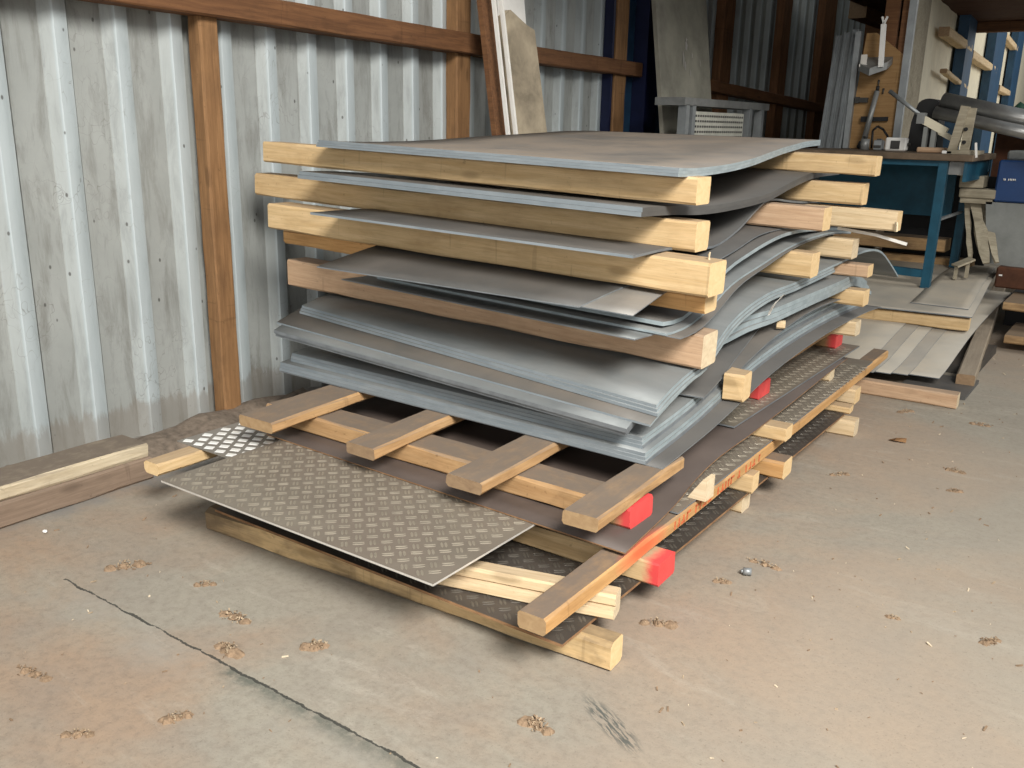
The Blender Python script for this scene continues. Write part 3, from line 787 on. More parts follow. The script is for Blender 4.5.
far_b(2.30, 4.10, .992, .09, .09, ('pine', 'end'), 'far bearer second from the top of the far column', up=.03)
far_b(2.345, 4.08, 1.116, .082, .09, ('pine', 'end'), 'topmost far bearer carrying the top sheets', up=.03)

# near bearers and the layers between them
NB = 'long near bearers across the front of the stack'
def near_b(name, xl, xr, y, zr, h, d, mats, label, tl=.026, **kw):
    return timber(name, (xl, y, zr + tl * (xr - xl)), (xr, y, zr), d, h, mats, label=label, cat='timber bearer', group=NB, **kw)
tl = .026
near_b('timber_bearer', .41, 2.275, 2.585, .578, .108, .11, ('pink', 'endpale'), 'lowest long near bearer, pinkish rough wood resting on the upper blue-grey bundle', rough=.002)
timber('timber_block', (.43, 2.555, .758 + tl * 1.82), (1.02, 2.555, .758 + tl * 1.23), .09, .058, ('orange', 'end'), label='thin orange timber block under the left end of the thick yellow bearer', cat='timber block')
timber('timber_block', (1.95, 2.555, .758 + tl * .30), (2.285, 2.555, .758), .09, .056, ('orange', 'end'), label='thin orange timber block under the right end of the thick yellow bearer', cat='timber block')
near_b('timber_bearer', .435, 2.325, 2.475, .823, .1, .12, ('pine', 'end'), 'thick yellow near bearer with its dusty top showing, third from the top')
near_b('timber_bearer', .19, 2.21, 2.62, .930, .092, .1, ('pine', 'end'), 'near bearer second from the top, its left end reaching closest to the wall')
near_b('timber_bearer', .30, 2.22, 2.58, 1.074, .082, .1, ('pine', 'end'), 'topmost near bearer directly under the top sheets')

# sheets on the lowest near bearer
MD = 'loose sheets between the lowest near bearer and the thick yellow bearer'
P43 = [(2.33, .703), (2.6, .701), (2.75, .735), (2.9, .785), (3.2, .826), (3.55, .860), (4.1, .862), (4.6, .82)]
sheet('steel_sheet', 2.40, 2.345, 4.4, .915, [(2.3, 2.165), (2.6, 2.17), (3.0, 2.19), (4.4, 2.15)], P43, .004, ('steel_blue', 'edge_grey'), 'sheet jutting furthest forward on the lowest near bearer', group=MD, tilt=tl, dz=-.0085)
sheet('steel_sheet', 2.50, 2.45, 4.45, 1.0, [(2.4, 2.215), (2.9, 2.222), (4.4, 2.18)], P43, .007, ('steel_blue', 'edge'), 'blue-edged sheet lying on the lowest near bearer at its right', group=MD, tilt=tl, dz=0)
sheet('steel_sheet', 2.50, 2.455, 4.45, 1.0, [(2.4, 2.262), (2.9, 2.245), (4.4, 2.18)], P43, .003, ('steel_dust', 'edge_grey'), 'dusty sheet showing a thin margin right of the blue-edged one', group=MD, tilt=tl, dz=-.0037)
P42 = [(2.45, .716), (2.62, .716), (2.74, .765), (2.87, .828), (3.1, .874), (3.4, .903), (3.7, .90), (4.1, .872), (4.5, .84)]
sheet('steel_sheet', 2.55, 2.5, 4.45, 1.0, [(2.4, 2.17), (2.87, 2.21), (4.4, 2.15)], P42, .013, ('steel_dark', 'edge'), 'thick sheet whose light blue edge sweeps up under the pinkish far bearer', group=MD, tilt=tl)
P41 = [(2.2, .766), (2.4, .797), (2.55, .8165), (2.65, .8165), (2.78, .836), (2.9, .864), (3.09, .897), (3.31, .919), (3.6, .917), (4.1, .888)]
sheet('steel_sheet', 2.215, 2.275, 4.3, .985, [(2.2, 2.005), (2.7, 2.08), (2.9, 2.165), (3.3, 2.165), (4.4, 2.1)], P41, .004, ('steel_dark', 'edge_grey'), 'dark grey sheet poking out below the thick yellow bearer', group=MD, tilt=tl, dz=.0005)
sheet('steel_sheet', 2.29, 2.29, 4.3, 1.6, [(2.2, 2.19), (2.6, 2.165), (4.4, 2.08)], P41, .003, ('steel_light', 'edge_grey'), 'lighter grey sheet beside the dark one below the thick yellow bearer', group=MD, tilt=tl, dz=-.0028)

# sheet on the thick yellow bearer
P3 = [(2.30, .9345), (2.62, .928), (2.85, .905), (3.02, .895), (3.25, .932), (3.45, .995), (3.55, 1.019), (3.65, 1.019), (3.85, 1.0), (4.1, .981), (4.6, .97)]
sheet('steel_sheet', 2.30, 2.33, 4.6, .87, [(2.3, 2.155), (3.0, 2.11), (4.6, 2.05)], P3, .008, ('steel_dark', 'edge_front', 'edge_grey'), 'single sheet lying on the thick yellow bearer', tilt=tl)
# pair under the topmost bearer
P2 = [(2.45, 1.038), (2.62, 1.033), (2.85, 1.020), (3.1, 1.020), (3.5, 1.034), (3.75, 1.062), (4.1, 1.088), (4.6, 1.088)]
for k in range(2):
    sheet('steel_sheet', 2.46 + .006 * k, 2.45 + .006 * k, 4.6, .635 + .005 * k, [(2.45, 2.11), (3.2, 2.13), (4.6, 2.05)], P2, .0135, ('steel_dark', 'edge_front', 'steel_dark'),  # dark right edge: shade of the sheets above put into the colour
          ['lower sheet of the sagging pair under the topmost bearers', 'upper sheet of the sagging pair under the topmost bearers'][k], group='sagging pair of sheets', tilt=tl, dz=.0138 * k)
# the top sheets
PT = [(2.5, 1.158), (2.64, 1.153), (2.96, 1.156), (3.2, 1.165), (3.54, 1.183), (3.84, 1.197), (4.08, 1.209), (4.2, 1.216), (4.5, 1.224)]
for k in range(3):
    sheet('steel_sheet', 2.50 + .003 * k, 2.50 + .003 * k, 4.5, .70 + .003 * k, [(2.5, 2.195), (3.2, 2.135), (3.54, 2.085), (3.84, 2.035), (4.2, 1.995), (4.5, 1.975)], PT, .0082, ('steel_top', 'edge_front', 'edge'),
          ['lowest of the three top sheets of the stack', 'middle of the three top sheets of the stack', 'topmost steel sheet of the stack with a dusty brown surface'][k], group='top sheets of the stack', tilt=tl, tilt1=.012, dz=.0086 * k)

# small odd pieces on the stack
bm = bmesh.new()
pq = None
for (x, y0, z, w_) in ((2.262, 3.185, .655, .004), (2.266, 3.190, .672, .012), (2.272, 3.20, .690, .016), (2.276, 3.225, .705, .012), (2.272, 3.255, .702, .008), (2.268, 3.29, .712, .010), (2.266, 3.32, .708, .004)):
    q = [bm.verts.new((x, y0 - w_, z - w_ * .4)), bm.verts.new((x + .006, y0 + w_, z + w_ * .4))]
    if pq: bm.faces.new((pq[0], pq[1], q[1], q[0]))
    pq = q
bmesh.ops.solidify(bm, geom=bm.faces[:], thickness=.002)
tag(link('torn_film', bm, 'torn', origin=(2.265, 3.2, .7)), 'curled scrap of torn white film caught between the bent sheets', 'film scrap')
timber('wood_wedge', (2.245, 3.34, .575), (2.275, 3.35, .575), .035, .03, ('pale', 'endpale'), label='tiny wooden wedge stuck between the fanned sheets at the right', cat='wedge')
bm = bmesh.new(); bar(bm, (2.455, 4.085, .935), (2.46, 4.08, .895), .006, .014)
bm2 = bm
tag(link('wood_splinter', bm, 'splinter', origin=(2.457, 4.082, .915)), 'wood splinter sticking off the side of the farthest-reaching bearer', 'splinter')
bm = bmesh.new(); bar(bm, (2.29, 2.545, .921), (2.295, 2.54, .947), .004, .004); bar(bm, (2.292, 2.548, .922), (2.286, 2.553, .94), .004, .004)
tag(link('wood_splinter', bm, 'splinter', origin=(2.292, 2.545, .921)), 'wood splinter standing up on the right end of the thick yellow bearer', 'splinter')
# white strip hanging at the far end
bm = bmesh.new()
pts = [(2.20, 4.15, .885), (2.36, 4.16, .868), (2.49, 4.17, .838)]
for a, b_ in zip(pts, pts[1:]): bar(bm, a, b_, .012, .012)
tag(link('plastic_strip', bm, 'white_pvc', origin=pts[0]), 'thin white plastic strip sticking out of the far column of bearers', 'plastic strip')

# ------------------------------------------------------------------ leaning things at the wall behind the stack
def leaning(name, a_bot, a_top, w_dir, w, d, mat, label, cat, mats=None):
    bm = bmesh.new()
    A, B = Vector(a_bot), Vector(a_top); wd = Vector(w_dir).normalized(); dn = (B - A).normalized().cross(wd).normalized()
    v = []
    for P in (A, B):
        for s, t in ((0, 0), (1, 0), (1, 1), (0, 1)): v.append(bm.verts.new(P + wd * w * s + dn * d * t))
    for q in ((0, 3, 2, 1), (4, 5, 6, 7), (0, 1, 5, 4), (1, 2, 6, 5), (2, 3, 7, 6), (3, 0, 4, 7)): bm.faces.new([v[i] for i in q])
    o = link(name, bm, mat, origin=a_bot)
    return tag(o, label, cat)
# wide old board with a pointed top
bm = bmesh.new()
def bpt(u, h): # u across (0..1), h height
    t = h / 1.9
    return Vector((.62 - .33 * t, 4.17 + .045 * t + .36 * u, h))
outl = [(0, 0.0), (1.0, 0.0), (1.0, 1.0), (.90, 1.80), (.70, 1.82), (.30, 1.885), (.06, 1.835), (0, 1.75)]
fr = [bm.verts.new(bpt(*q)) for q in outl]; bkv = [bm.verts.new(bpt(*q) - Vector((.045, 0, 0))) for q in outl]
bm.faces.new(fr); bm.faces.new(bkv[::-1])
for k in range(len(outl)): bm.faces.new((fr[k], bkv[k], bkv[(k+1) % len(outl)], fr[(k+1) % len(outl)]))
tag(link('leaning_board', bm, 'oldv', origin=(.6, 4.35, 0)), 'wide grey-brown board with a pointed top leaning on the wall behind the stack', 'board')
leaning('leaning_board', (.50, 4.24, 0), (.17, 4.27, 2.5), (0, 1, 0), .26, .03, 'white', 'white board standing behind the pointed grey-brown board', 'board')
leaning('white_strip', (.70, 4.035, 0), (.30, 4.055, 2.4), (0, 1, 0), .014, .02, 'white_pvc', 'left one of two thin white strips leaning beside the pointed board', 'strip').__setitem__('group', 'thin white strips')
leaning('white_strip', (.70, 4.115, 0), (.30, 4.115, 2.4), (0, 1, 0), .016, .02, 'white_pvc', 'right one of two thin white strips leaning beside the pointed board', 'strip').__setitem__('group', 'thin white strips')
leaning('leaning_board', (.60, 4.06, 0), (.22, 4.05, 2.4), (0, 1, 0), .11, .03, 'girt', 'narrow dark brown board behind the two white strips', 'board')

# grey panel leaning beyond the navy column, scratched
leaning('leaning_slab', (.55, 6.1, 0), (.22, 6.06, 2.45), (0, 1, 0), .86, .03, 'concrete_panel', 'tall grey slab with bright scratches leaning beyond the navy column', 'slab')
bm = bmesh.new()
random.seed(11)
def pp(u, h, off=.004):
    t = h / 2.45
    return Vector((.55 - .33 * t + off, 6.1 - .04 * t + .86 * u, h))
for (u, h, du, dh) in ((.50, 1.84, .05, .06), (.44, 1.72, .03, .11), (.47, 1.70, .03, .06), (.62, 1.79, .02, .04), (.57, 1.66, .02, .05), (.78, 1.74, .015, .05), (.52, 1.90, .03, .02)):
    q = [bm.verts.new(pp(u + du * a, h + dh * b_)) for a, b_ in ((0, 0), (.6, -.15), (1, .5), (.5, 1), (.1, .8))]
    bm.faces.new(q)
sc_ = link('scratch_pattern', bm, 'edge_bright')
sc_.parent = bpy.data.objects['leaning_slab']; sc_.location = -Vector((.55, 6.1, 0))

# guard with ledge and perforated sheet in front of the panel
gd = tag(empty('machine_guard', (.6, 6.3, 0)), 'grey machine guard with a ledge and perforated sheet behind the top sheets', 'machine guard')
bm = bmesh.new(); bar(bm, (.55, 5.80, 1.46), (.55, 7.35, 1.46), .22, .05); link('ledge', bm, 'grey_metal', gd)
bm = bmesh.new()
box(bm, .64, .65, 5.98, 6.86, .5, 1.40)
for k in range(22):
    for j in range(8):
        box(bm, .65, .654, 6.0 + k * .039, 6.0 + k * .039 + .018, 1.12 + j * .035, 1.12 + j * .035 + .014, 1)
link('perforated_sheet', bm, ('meshsheet', 'dark_metal'), gd)
for yy in (5.83, 5.93, 6.95, 7.2):
    bm = bmesh.new(); box(bm, .6, .66, yy, yy + .05, 0, 1.44); link('leg', bm, 'galv', gd)

# ------------------------------------------------------------------ second pile (low) to the right, carrying the bench
timber('floor_bearer', (1.7, 4.72, 0), (2.695, 4.75, 0), .08, .072, ('pink', 'endpale'), label='bearer on the floor at the front of the low pile beyond the stack', cat='timber bearer')
LP = 'sheets of the low pile beyond the stack'
for k in range(5):
    sheet('steel_sheet', 4.80 + .05 * k, 4.86 + .05 * k, 7.5, 1.2, 2.18 + .075 * k if k < 4 else 2.55, [(4.8, .075), (5.2, .085), (5.6, .13), (5.9, .16), (6.5, .19), (7.5, .20)], .004, ('plate_dust_dark' if k % 2 else 'plate_dust', 'edge_grey'),
          ['lowest dusty sheet of the low pile', 'second dusty sheet of the low pile', 'third dusty sheet of the low pile', 'fourth dusty sheet of the low pile', 'widest dusty sheet of the low pile, sloping up to the second layer'][k], group=LP, dz=-.022 + .0052 * (5 - k))
timber('timber_bearer', (1.4, 5.86, .165), (2.525, 5.92, .165), .09, .075, ('pine', 'end'), label='bearer carrying the upper layer of the low pile', cat='timber bearer')
sheet('steel_sheet', 5.80, 5.90, 7.4, 1.1, [(5.9, 2.54), (8.0, 2.42)], [(5.8, .243), (6.3, .285), (6.8, .335), (8.0, .36)], .006, ('plate_dust', 'edge_grey'), 'wide light dusty plate of the low pile under the blue workbench', group=LP)
sheet('steel_sheet', 6.05, 6.05, 7.5, 2.16, [(5.9, 2.50), (7.5, 2.42)], [(5.8, .243), (6.3, .285), (6.8, .335), (8.0, .36)], .004, ('plate_dust', 'edge_grey'), 'narrow darker plate on the low pile right of the bench leg', group=LP, dz=.008)
timber('long_batten', (2.70, 5.20, 0), (2.42, 8.3, .10), .09, .075, ('old', 'endold'), label='long grey batten on the floor right of the low pile', cat='batten')
bm = bmesh.new()
for x0, y0, x1, y1, z in ((2.38, 4.95, 2.70, 5.35, .02), (2.45, 5.4, 2.72, 6.1, .03)):
    box(bm, x0, x1, y0, y1, 0, z)
    break
tag(link('scrap_plate', bm, 'steel_dark', origin=(2.5, 5.1, 0)), 'small dark scrap plate on the floor behind the front bearer of the low pile', 'plate')
bm = bmesh.new(); box(bm, 2.40, 2.66, 5.5, 6.2, 0, .05)
tag(link('scrap_plate', bm, 'tread_dark', origin=(2.55, 5.8, 0)), 'dark scrap plate on the floor between the low pile and the long batten', 'plate')

# ------------------------------------------------------------------ blue workbench
bx0, bx1, by0, by1 = 1.15, 2.31, 6.46, 7.28
wb = tag(empty('workbench', (1.8, 6.9, .33)), 'blue steel workbench with a brown top, standing on the low pile', 'workbench')
bm = bmesh.new(); box(bm, bx0 - .02, bx1 + .02, by0 - .03, by1 + .03, 1.125, 1.165, 0, .004); link('worktop', bm, 'benchtop', wb)
bm = bmesh.new(); box(bm, bx0, bx1 - .16, by0 + .01, by0 + .03, 1.09, 1.124); box(bm, bx0, bx1, by1 - .03, by1 - .01, 1.04, 1.124)
box(bm, bx1 - .03, bx1 - .01, by0, by1, 1.0, 1.124); link('apron', bm, 'bench_blue', wb)
for (lx, ly, zz_) in ((2.15, by0 + .03, .310), (2.18, by1 - .05, .365), (bx0 + .03, by0 + .03, .310), (bx0 + .03, by1 - .05, .365)):
    bm = bmesh.new(); bar(bm, (lx, ly, zz_), (lx + .008, ly, 1.124), .055, .055)
    lg = link('leg', bm, 'bench_blue', wb)
    bm = bmesh.new(); box(bm, lx - .04, lx + .04, ly - .04, ly + .04, zz_ - .004, zz_ + .006); link('foot_plate', bm, 'black', lg)
bm = bmesh.new(); bar(bm, (bx0 + .03, by0 + .03, .42), (2.15, by0 + .03, .40), .04, .05); link('front_rail', bm, 'bench_blue', wb)
bm = bmesh.new(); bar(bm, (2.16, by0 + .03, .75), (2.18, by1 - .05, .76), .02, .015); link('side_rail', bm, 'galv', wb)
bm = bmesh.new(); box(bm, bx0 + .02, 2.12, by1 - .10, by1 - .08, .72, 1.1); link('back_panel', bm, 'bench_blue', wb)
bm = bmesh.new(); box(bm, 2.16, 2.29, by0 + .05, by0 + .09, 1.04, 1.12); link('bracket', bm, 'grey_metal', wb)
# wooden boards stored under the bench
for k, (z, xa, xb, y) in enumerate(((.66, 1.3, 2.1, 7.25), (.52, 1.35, 2.28, 7.35))):
    timber('stored_plank', (xa, y, z - .2), (xb, y, z - .2), .4, .09, ('dirty', 'enddirty'), label=['upper wide plank stored under the blue bench', 'lower wide plank stored under the blue bench'][k], cat='plank', group='planks under the bench')

bm = bmesh.new(); box(bm, 1.62, 2.34, 7.46, 7.49, .2, 1.0); box(bm, 1.62, 2.34, 7.455, 7.46, .55, .6)  # black board added to darken the gap behind the bench
thing_mesh_later = tag(link('shade_board', bm, 'black', origin=(1.98, 7.47, .2)), 'black board added as shade behind the blue workbench', 'board')
# tool board and things on it
tb = tag(empty('tool_board', (1.48, 7.42, 1.165)), 'tall plywood tool board standing behind the workbench', 'tool board')
bm = bmesh.new()
v = [bm.verts.new(q) for q in ((1.28, 7.40, 1.167), (1.63, 7.40, 1.167), (1.60, 7.40, 1.84), (1.40, 7.40, 1.99), (1.33, 7.40, 1.99))]
w_ = [bm.verts.new(q.co + Vector((0, .03, 0))) for q in v]
bm.faces.new(v); bm.faces.new(w_[::-1])
for k in range(5): bm.faces.new((v[k], w_[k], w_[(k+1) % 5], v[(k+1) % 5]))
link('board_panel', bm, 'plyboard', tb)
bm = bmesh.new(); box(bm, 1.26, 1.30, 7.36, 7.40, 1.167, 2.0); link('side_upright', bm, 'galv', tb)
bm = bmesh.new(); box(bm, 1.615, 1.665, 7.36, 7.40, 1.167, 2.3); link('side_upright', bm, 'galv', tb)
bm = bmesh.new(); box(bm, 1.44, 1.54, 7.41, 7.44, 1.80, 2.25); box(bm, 1.56, 1.60, 7.41, 7.44, 1.75, 2.3); link('upper_board', bm, 'girt', tb)
# hand tools hanging
def thing_mesh(name, bm, mat, origin, label, cat, group=None):
    return tag(link(name, bm, mat, origin=origin), label, cat, group)
bm = bmesh.new(); box(bm, 1.33, 1.40, 7.37, 7.397, 1.50, 1.535); box(bm, 1.31, 1.335, 7.365, 7.397, 1.495, 1.54)
thing_mesh('clamp', bm, 'dark_metal', (1.36, 7.39, 1.51), 'dark stubby clamp hanging on the left side of the tool board', 'clamp')
bm = bmesh.new(); box(bm, 1.37, 1.42, 7.36, 7.397, 1.36, 1.40); bar(bm, (1.42, 7.38, 1.38), (1.56, 7.38, 1.385), .02, .03)
thing_mesh('hammer', bm, 'black', (1.45, 7.39, 1.38), 'dark hammer-shaped tool hanging across the middle of the tool board', 'hammer')
bm = bmesh.new(); tube(bm, (1.43, 7.28, 1.20), (1.475, 7.32, 1.58), .020, .018); tube(bm, (1.475, 7.32, 1.58), (1.476, 7.322, 1.615), .012, .012, mi=1)
tube(bm, (1.415, 7.28, 1.168), (1.43, 7.28, 1.215), .032, .03, mi=1)
tag(link('grease_gun', bm, ('grey_metal', 'black'), origin=(1.43, 7.3, 1.167)), 'grey tube-shaped grease gun leaning on the tool board', 'grease gun')
for q, lab in (((1.41, 1.74), 'topmost of three small dark hooks on the tool board'), ((1.46, 1.66), 'middle of three small dark hooks on the tool board'), ((1.50, 1.60), 'lowest of three small dark hooks on the tool board')):
    bm = bmesh.new(); tube(bm, (q[0], 7.392, q[1]), (q[0], 7.385, q[1] - .04), .008, .004, 8)
    thing_mesh('wall_hook', bm, 'dark_metal', (q[0], 7.39, q[1]), lab, 'hook', 'small hooks on the tool board')
# grey control box with white strip
cb = tag(empty('control_box', (1.46, 7.3, 1.70)), 'grey wedge-bottomed control box hanging at the top of the tool board', 'control box')
bm = bmesh.new()
v = [bm.verts.new(q) for q in ((1.34, 7.25, 1.72), (1.44, 7.18, 1.68), (1.54, 7.25, 1.725), (1.54, 7.39, 1.77), (1.34, 7.39, 1.77))]
w_ = [bm.verts.new(q.co + Vector((0, 0, .05))) for q in v]
bm.faces.new(v[::-1]); bm.faces.new(w_)
for k in range(5): bm.faces.new((v[k], w_[k], w_[(k+1) % 5], v[(k+1) % 5]))
link('case', bm, 'grey_metal', cb)
bm = bmesh.new(); box(bm, 1.35, 1.39, 7.25, 7.27, 1.755, 1.83, 0); box(bm, 1.345, 1.40, 7.24, 7.25, 1.745, 1.765, 0); link('label_plate', bm, 'torn', cb)
bm = bmesh.new(); bar(bm, (1.505, 7.22, 1.74), (1.49, 7.22, 2.03), .035, .03); bar(bm, (1.49, 7.22, 2.03), (1.475, 7.22, 2.08), .014, .012); bar(bm, (1.49, 7.22, 2.03), (1.51, 7.22, 2.08), .014, .012)
link('paper_strip', bm, 'white', cb)

# grey steel profiles leaning left of the tool board
for k, (xa, lab) in enumerate(((1.08, 'leftmost grey steel profile leaning left of the tool board'), (1.14, 'middle grey steel profile leaning left of the tool board'), (1.20, 'grey steel profile leaning closest to the tool board'))):
    bm = bmesh.new()
    a, b_ = Vector((xa, 7.3, .37)), Vector((xa + .05, 7.42, 1.98 + .02 * k))
    bar(bm, a, b_, .042, .006); bar(bm, a + Vector((-.019, -.012, 0)), b_ + Vector((-.019, -.012, 0)), .005, .024); bar(bm, a + Vector((.019, -.012, 0)), b_ + Vector((.019, -.012, 0)), .005, .024)
    tag(link('steel_profile', bm, 'galv', origin=a), lab, 'steel profile', 'grey steel profiles')

# things on the bench
def cyl_thing(name, x, y, z, r, h, mat, label, cat, cap=None, capmat='dark_metal'):
    bm = bmesh.new(); tube(bm, (x, y, z), (x, y, z + h), r, r * .92, 16)
    tube(bm, (x, y, z + h), (x, y, z + h * 1.12), r * .45, r * .4, 12, 1)
    tube(bm, (x, y, z + h * 1.12), (x, y, z + h * 1.25), r * .55, r * .55, 12, 1)
    return tag(link(name, bm, (mat, capmat), origin=(x, y, z)), label, cat)
cyl_thing('tin', 1.505, 7.05, 1.166, .032, .075, 'grey_metal', 'small grey tin on the bench below the tool board', 'tin')
bm = bmesh.new(); box(bm, 1.575, 1.635, 7.0, 7.08, 1.166, 1.235, 0, .006); box(bm, 1.58, 1.63, 6.995, 7.0, 1.18, 1.2, 1); box(bm, 1.59, 1.62, 7.02, 7.06, 1.235, 1.245, 1)
tag(link('switch_box', bm, ('galv', 'dark_metal'), origin=(1.6, 7.04, 1.166)), 'grey switch box on the bench between tin and white box', 'box')
bm = bmesh.new(); box(bm, 1.66, 1.80, 6.98, 7.08, 1.166, 1.255, 0, .008); box(bm, 1.70, 1.76, 6.972, 6.98, 1.18, 1.235, 1); tube(bm, (1.80, 7.03, 1.21), (1.82, 7.03, 1.21), .012, .012, 8, 1)
tag(link('socket_box', bm, ('white', 'dark_metal'), origin=(1.73, 7.03, 1.166)), 'whitish box with a dark hatch on the bench', 'box')
bm = bmesh.new()
pts = [(1.535, 7.12, 1.175), (1.53, 7.12, 1.30), (1.56, 7.12, 1.33), (1.60, 7.12, 1.31), (1.64, 7.12, 1.26), (1.65, 7.12, 1.175)]
for a, b_ in zip(pts, pts[1:]): tube(bm, a, b_, .008, .008, 8)
thing_mesh('cable', bm, 'black', (1.57, 7.1, 1.24), 'black cable looped over the small tin on the bench', 'cable')
# black hooded machine with lever
bm = bmesh.new()
segs = 16; prof_ = [(1.80, 1.168), (2.0, 1.168), (2.0, 1.30)] 
for y_ in (7.0, 7.25):
    pass
outl = [(1.79, 1.168), (1.99, 1.168), (1.98, 1.34), (1.965, 1.46)] + [(1.90 + .075 * math.cos(a), 1.47 + .05 * math.sin(a)) for a in [math.pi * q / 8 for q in range(0, 9)]] + [(1.80, 1.36)]
f0 = [bm.verts.new((x, 7.05, z)) for x, z in outl]; f1 = [bm.verts.new((x, 7.25, z)) for x, z in outl]
bm.faces.new(f0); bm.faces.new(f1[::-1])
for k in range(len(outl)): bm.faces.new((f0[k], f1[k], f1[(k+1) % len(outl)], f0[(k+1) % len(outl)]))
thing_mesh('hooded_machine', bm, 'black', (1.9, 7.15, 1.168), 'black round-hooded machine standing at the back of the bench', 'machine')
vz = tag(empty('hand_press', (2.02, 6.75, 1.166)), 'cream hand lever press on the right of the bench', 'press')
bm = bmesh.new(); box(bm, 1.93, 2.10, 6.72, 6.84, 1.166, 1.20, 0, .006); link('base', bm, 'pink', vz)
bm = bmesh.new(); box(bm, 2.0, 2.03, 6.75, 6.80, 1.2, 1.34); box(bm, 1.95, 1.975, 6.75, 6.80, 1.2, 1.33); link('column', bm, 'foam', vz)
bm = bmesh.new(); bar(bm, (1.92, 6.77, 1.385), (2.09, 6.77, 1.30), .05, .05); bar(bm, (2.05, 6.77, 1.30), (2.18, 6.75, 1.235), .035, .03); link('arm', bm, 'cream_wall', vz)
bm = bmesh.new(); box(bm, 1.90, 1.95, 6.74, 6.80, 1.35, 1.42); link('head', bm, 'grey_metal', vz)
bm = bmesh.new(); tube(bm, (1.92, 6.77, 1.40), (1.68, 6.85, 1.56), .012, .014, 10); link('lever', bm, 'galv', vz)
bm = bmesh.new(); box(bm, 2.12, 2.18, 6.55, 6.62, 1.166, 1.185, 0, .003)
thing_mesh('paper_pack', bm, 'white', (2.15, 6.58, 1.166), 'small bright white pack on the front of the bench', 'pack')

# roll-bending machine: two rollers and an end bracket at the right end of the bench
rm = tag(empty('bending_rolls', (2.28, 6.7, 1.166)), 'sheet bending rolls with two grey rollers running past the bench', 'bending rolls')
bm = bmesh.new(); tube(bm, (2.02, 6.9, 1.50), (2.80, 6.75, 1.335), .055, .055, 20); link('roller', bm, 'roller', rm, origin=None)
bm = bmesh.new(); tube(bm, (1.99, 6.85, 1.425), (2.80, 6.65, 1.255), .040, .040, 20); link('roller', bm, 'roller', rm)
bm = bmesh.new()
bar(bm, (2.17, 6.60, 1.166), (2.215, 6.60, 1.46), .05, .05, up=(0, 1, 0)); bar(bm, (2.24, 6.62, 1.166), (2.25, 6.62, 1.45), .05, .04, up=(0, 1, 0)); box(bm, 2.15, 2.33, 6.55, 6.8, 1.166, 1.19)
for z in (1.24, 1.32): tube(bm, (2.235, 6.585, z), (2.235, 6.60, z), .012, .012, 10, 1)
link('end_bracket', bm, ('weather', 'black'), rm)
bm = bmesh.new(); bar(bm, (2.335, 6.5, 1.15), (2.32, 6.5, 1.24), .012, .012); link('white_rod', bm, 'white', rm)

# ------------------------------------------------------------------ clutter right of the bench
bm = bmesh.new(); box(bm, 2.28, 3.2, 7.6, 7.9, 1.30, 1.43, 0, .02)
thing_mesh('tarp_roll', bm, 'green', (2.7, 7.75, 1.3), 'pale green covered crate behind the bending rolls', 'crate')
bm = bmesh.new()
for k in range(6): tube(bm, (2.36 + .08 * k, 7.75, 1.44), (2.40 + .08 * k, 7.75, 1.50 + .02 * (k % 2)), .05, .04, 10)
thing_mesh('green_coil', bm, 'dkgreen', (2.55, 7.75, 1.44), 'dark green coiled netting on the pale green crate', 'netting')
bm = bmesh.new(); box(bm, 2.22, 3.3, 7.95, 8.05, .62, 1.30)
thing_mesh('rusty_panel', bm, 'rust', (2.6, 8.0, .62), 'rusty red-brown panel in the dark behind the bench', 'panel')
bm = bmesh.new(); bar(bm, (2.15, 7.7, .75), (2.75, 7.7, 1.30), .08, .08)
thing_mesh('dark_brace', bm, 'black', (2.4, 7.7, .9), 'black slanting brace in front of the rusty panel', 'brace')
cr = tag(empty('storage_bin', (2.75, 7.0, .78)), 'blue storage bin with tiny white lettering at the right edge', 'storage bin')
bm = bmesh.new(); box(bm, 2.405, 3.1, 6.95, 7.4, .86, 1.13, 0, .01); link('bin_body', bm, 'box_blue', cr)
bm = bmesh.new()
random.seed(2)
xx = 2.447
for w in (.006, .004, 0, .005, .006, .005, .006, .006):
    if w: box(bm, xx, xx + w, 6.946, 6.9495, 1.0, 1.013); 
    if w > .005: box(bm, xx, xx + .008, 6.946, 6.9495, 1.0, 1.004)
    xx += .0095
link('lettering', bm, 'white', cr)
bm = bmesh.new(); box(bm, 2.44, 2.9, 7.0, 7.3, 1.131, 1.19, 0, .01)
thing_mesh('foam_block', bm, 'foam', (2.6, 7.1, 1.131), 'grey-white block lying on the blue storage bin', 'block')
bm = bmesh.new()
v = [bm.verts.new(q) for q in ((2.42, 6.97, .45), (3.1, 6.97, .40), (3.1, 6.97, .855), (2.36, 6.97, .855))]
w_ = [bm.verts.new(q.co + Vector((0, .4, 0))) for q in v]
bm.faces.new(v); bm.faces.new(w_[::-1])
for k in range(4): bm.faces.new((v[k], w_[k], w_[(k+1) % 4], v[(k+1) % 4]))
thing_mesh('foam_block', bm, 'foam', (2.7, 7.1, .42), 'large grey-white slab under the blue storage bin', 'block')
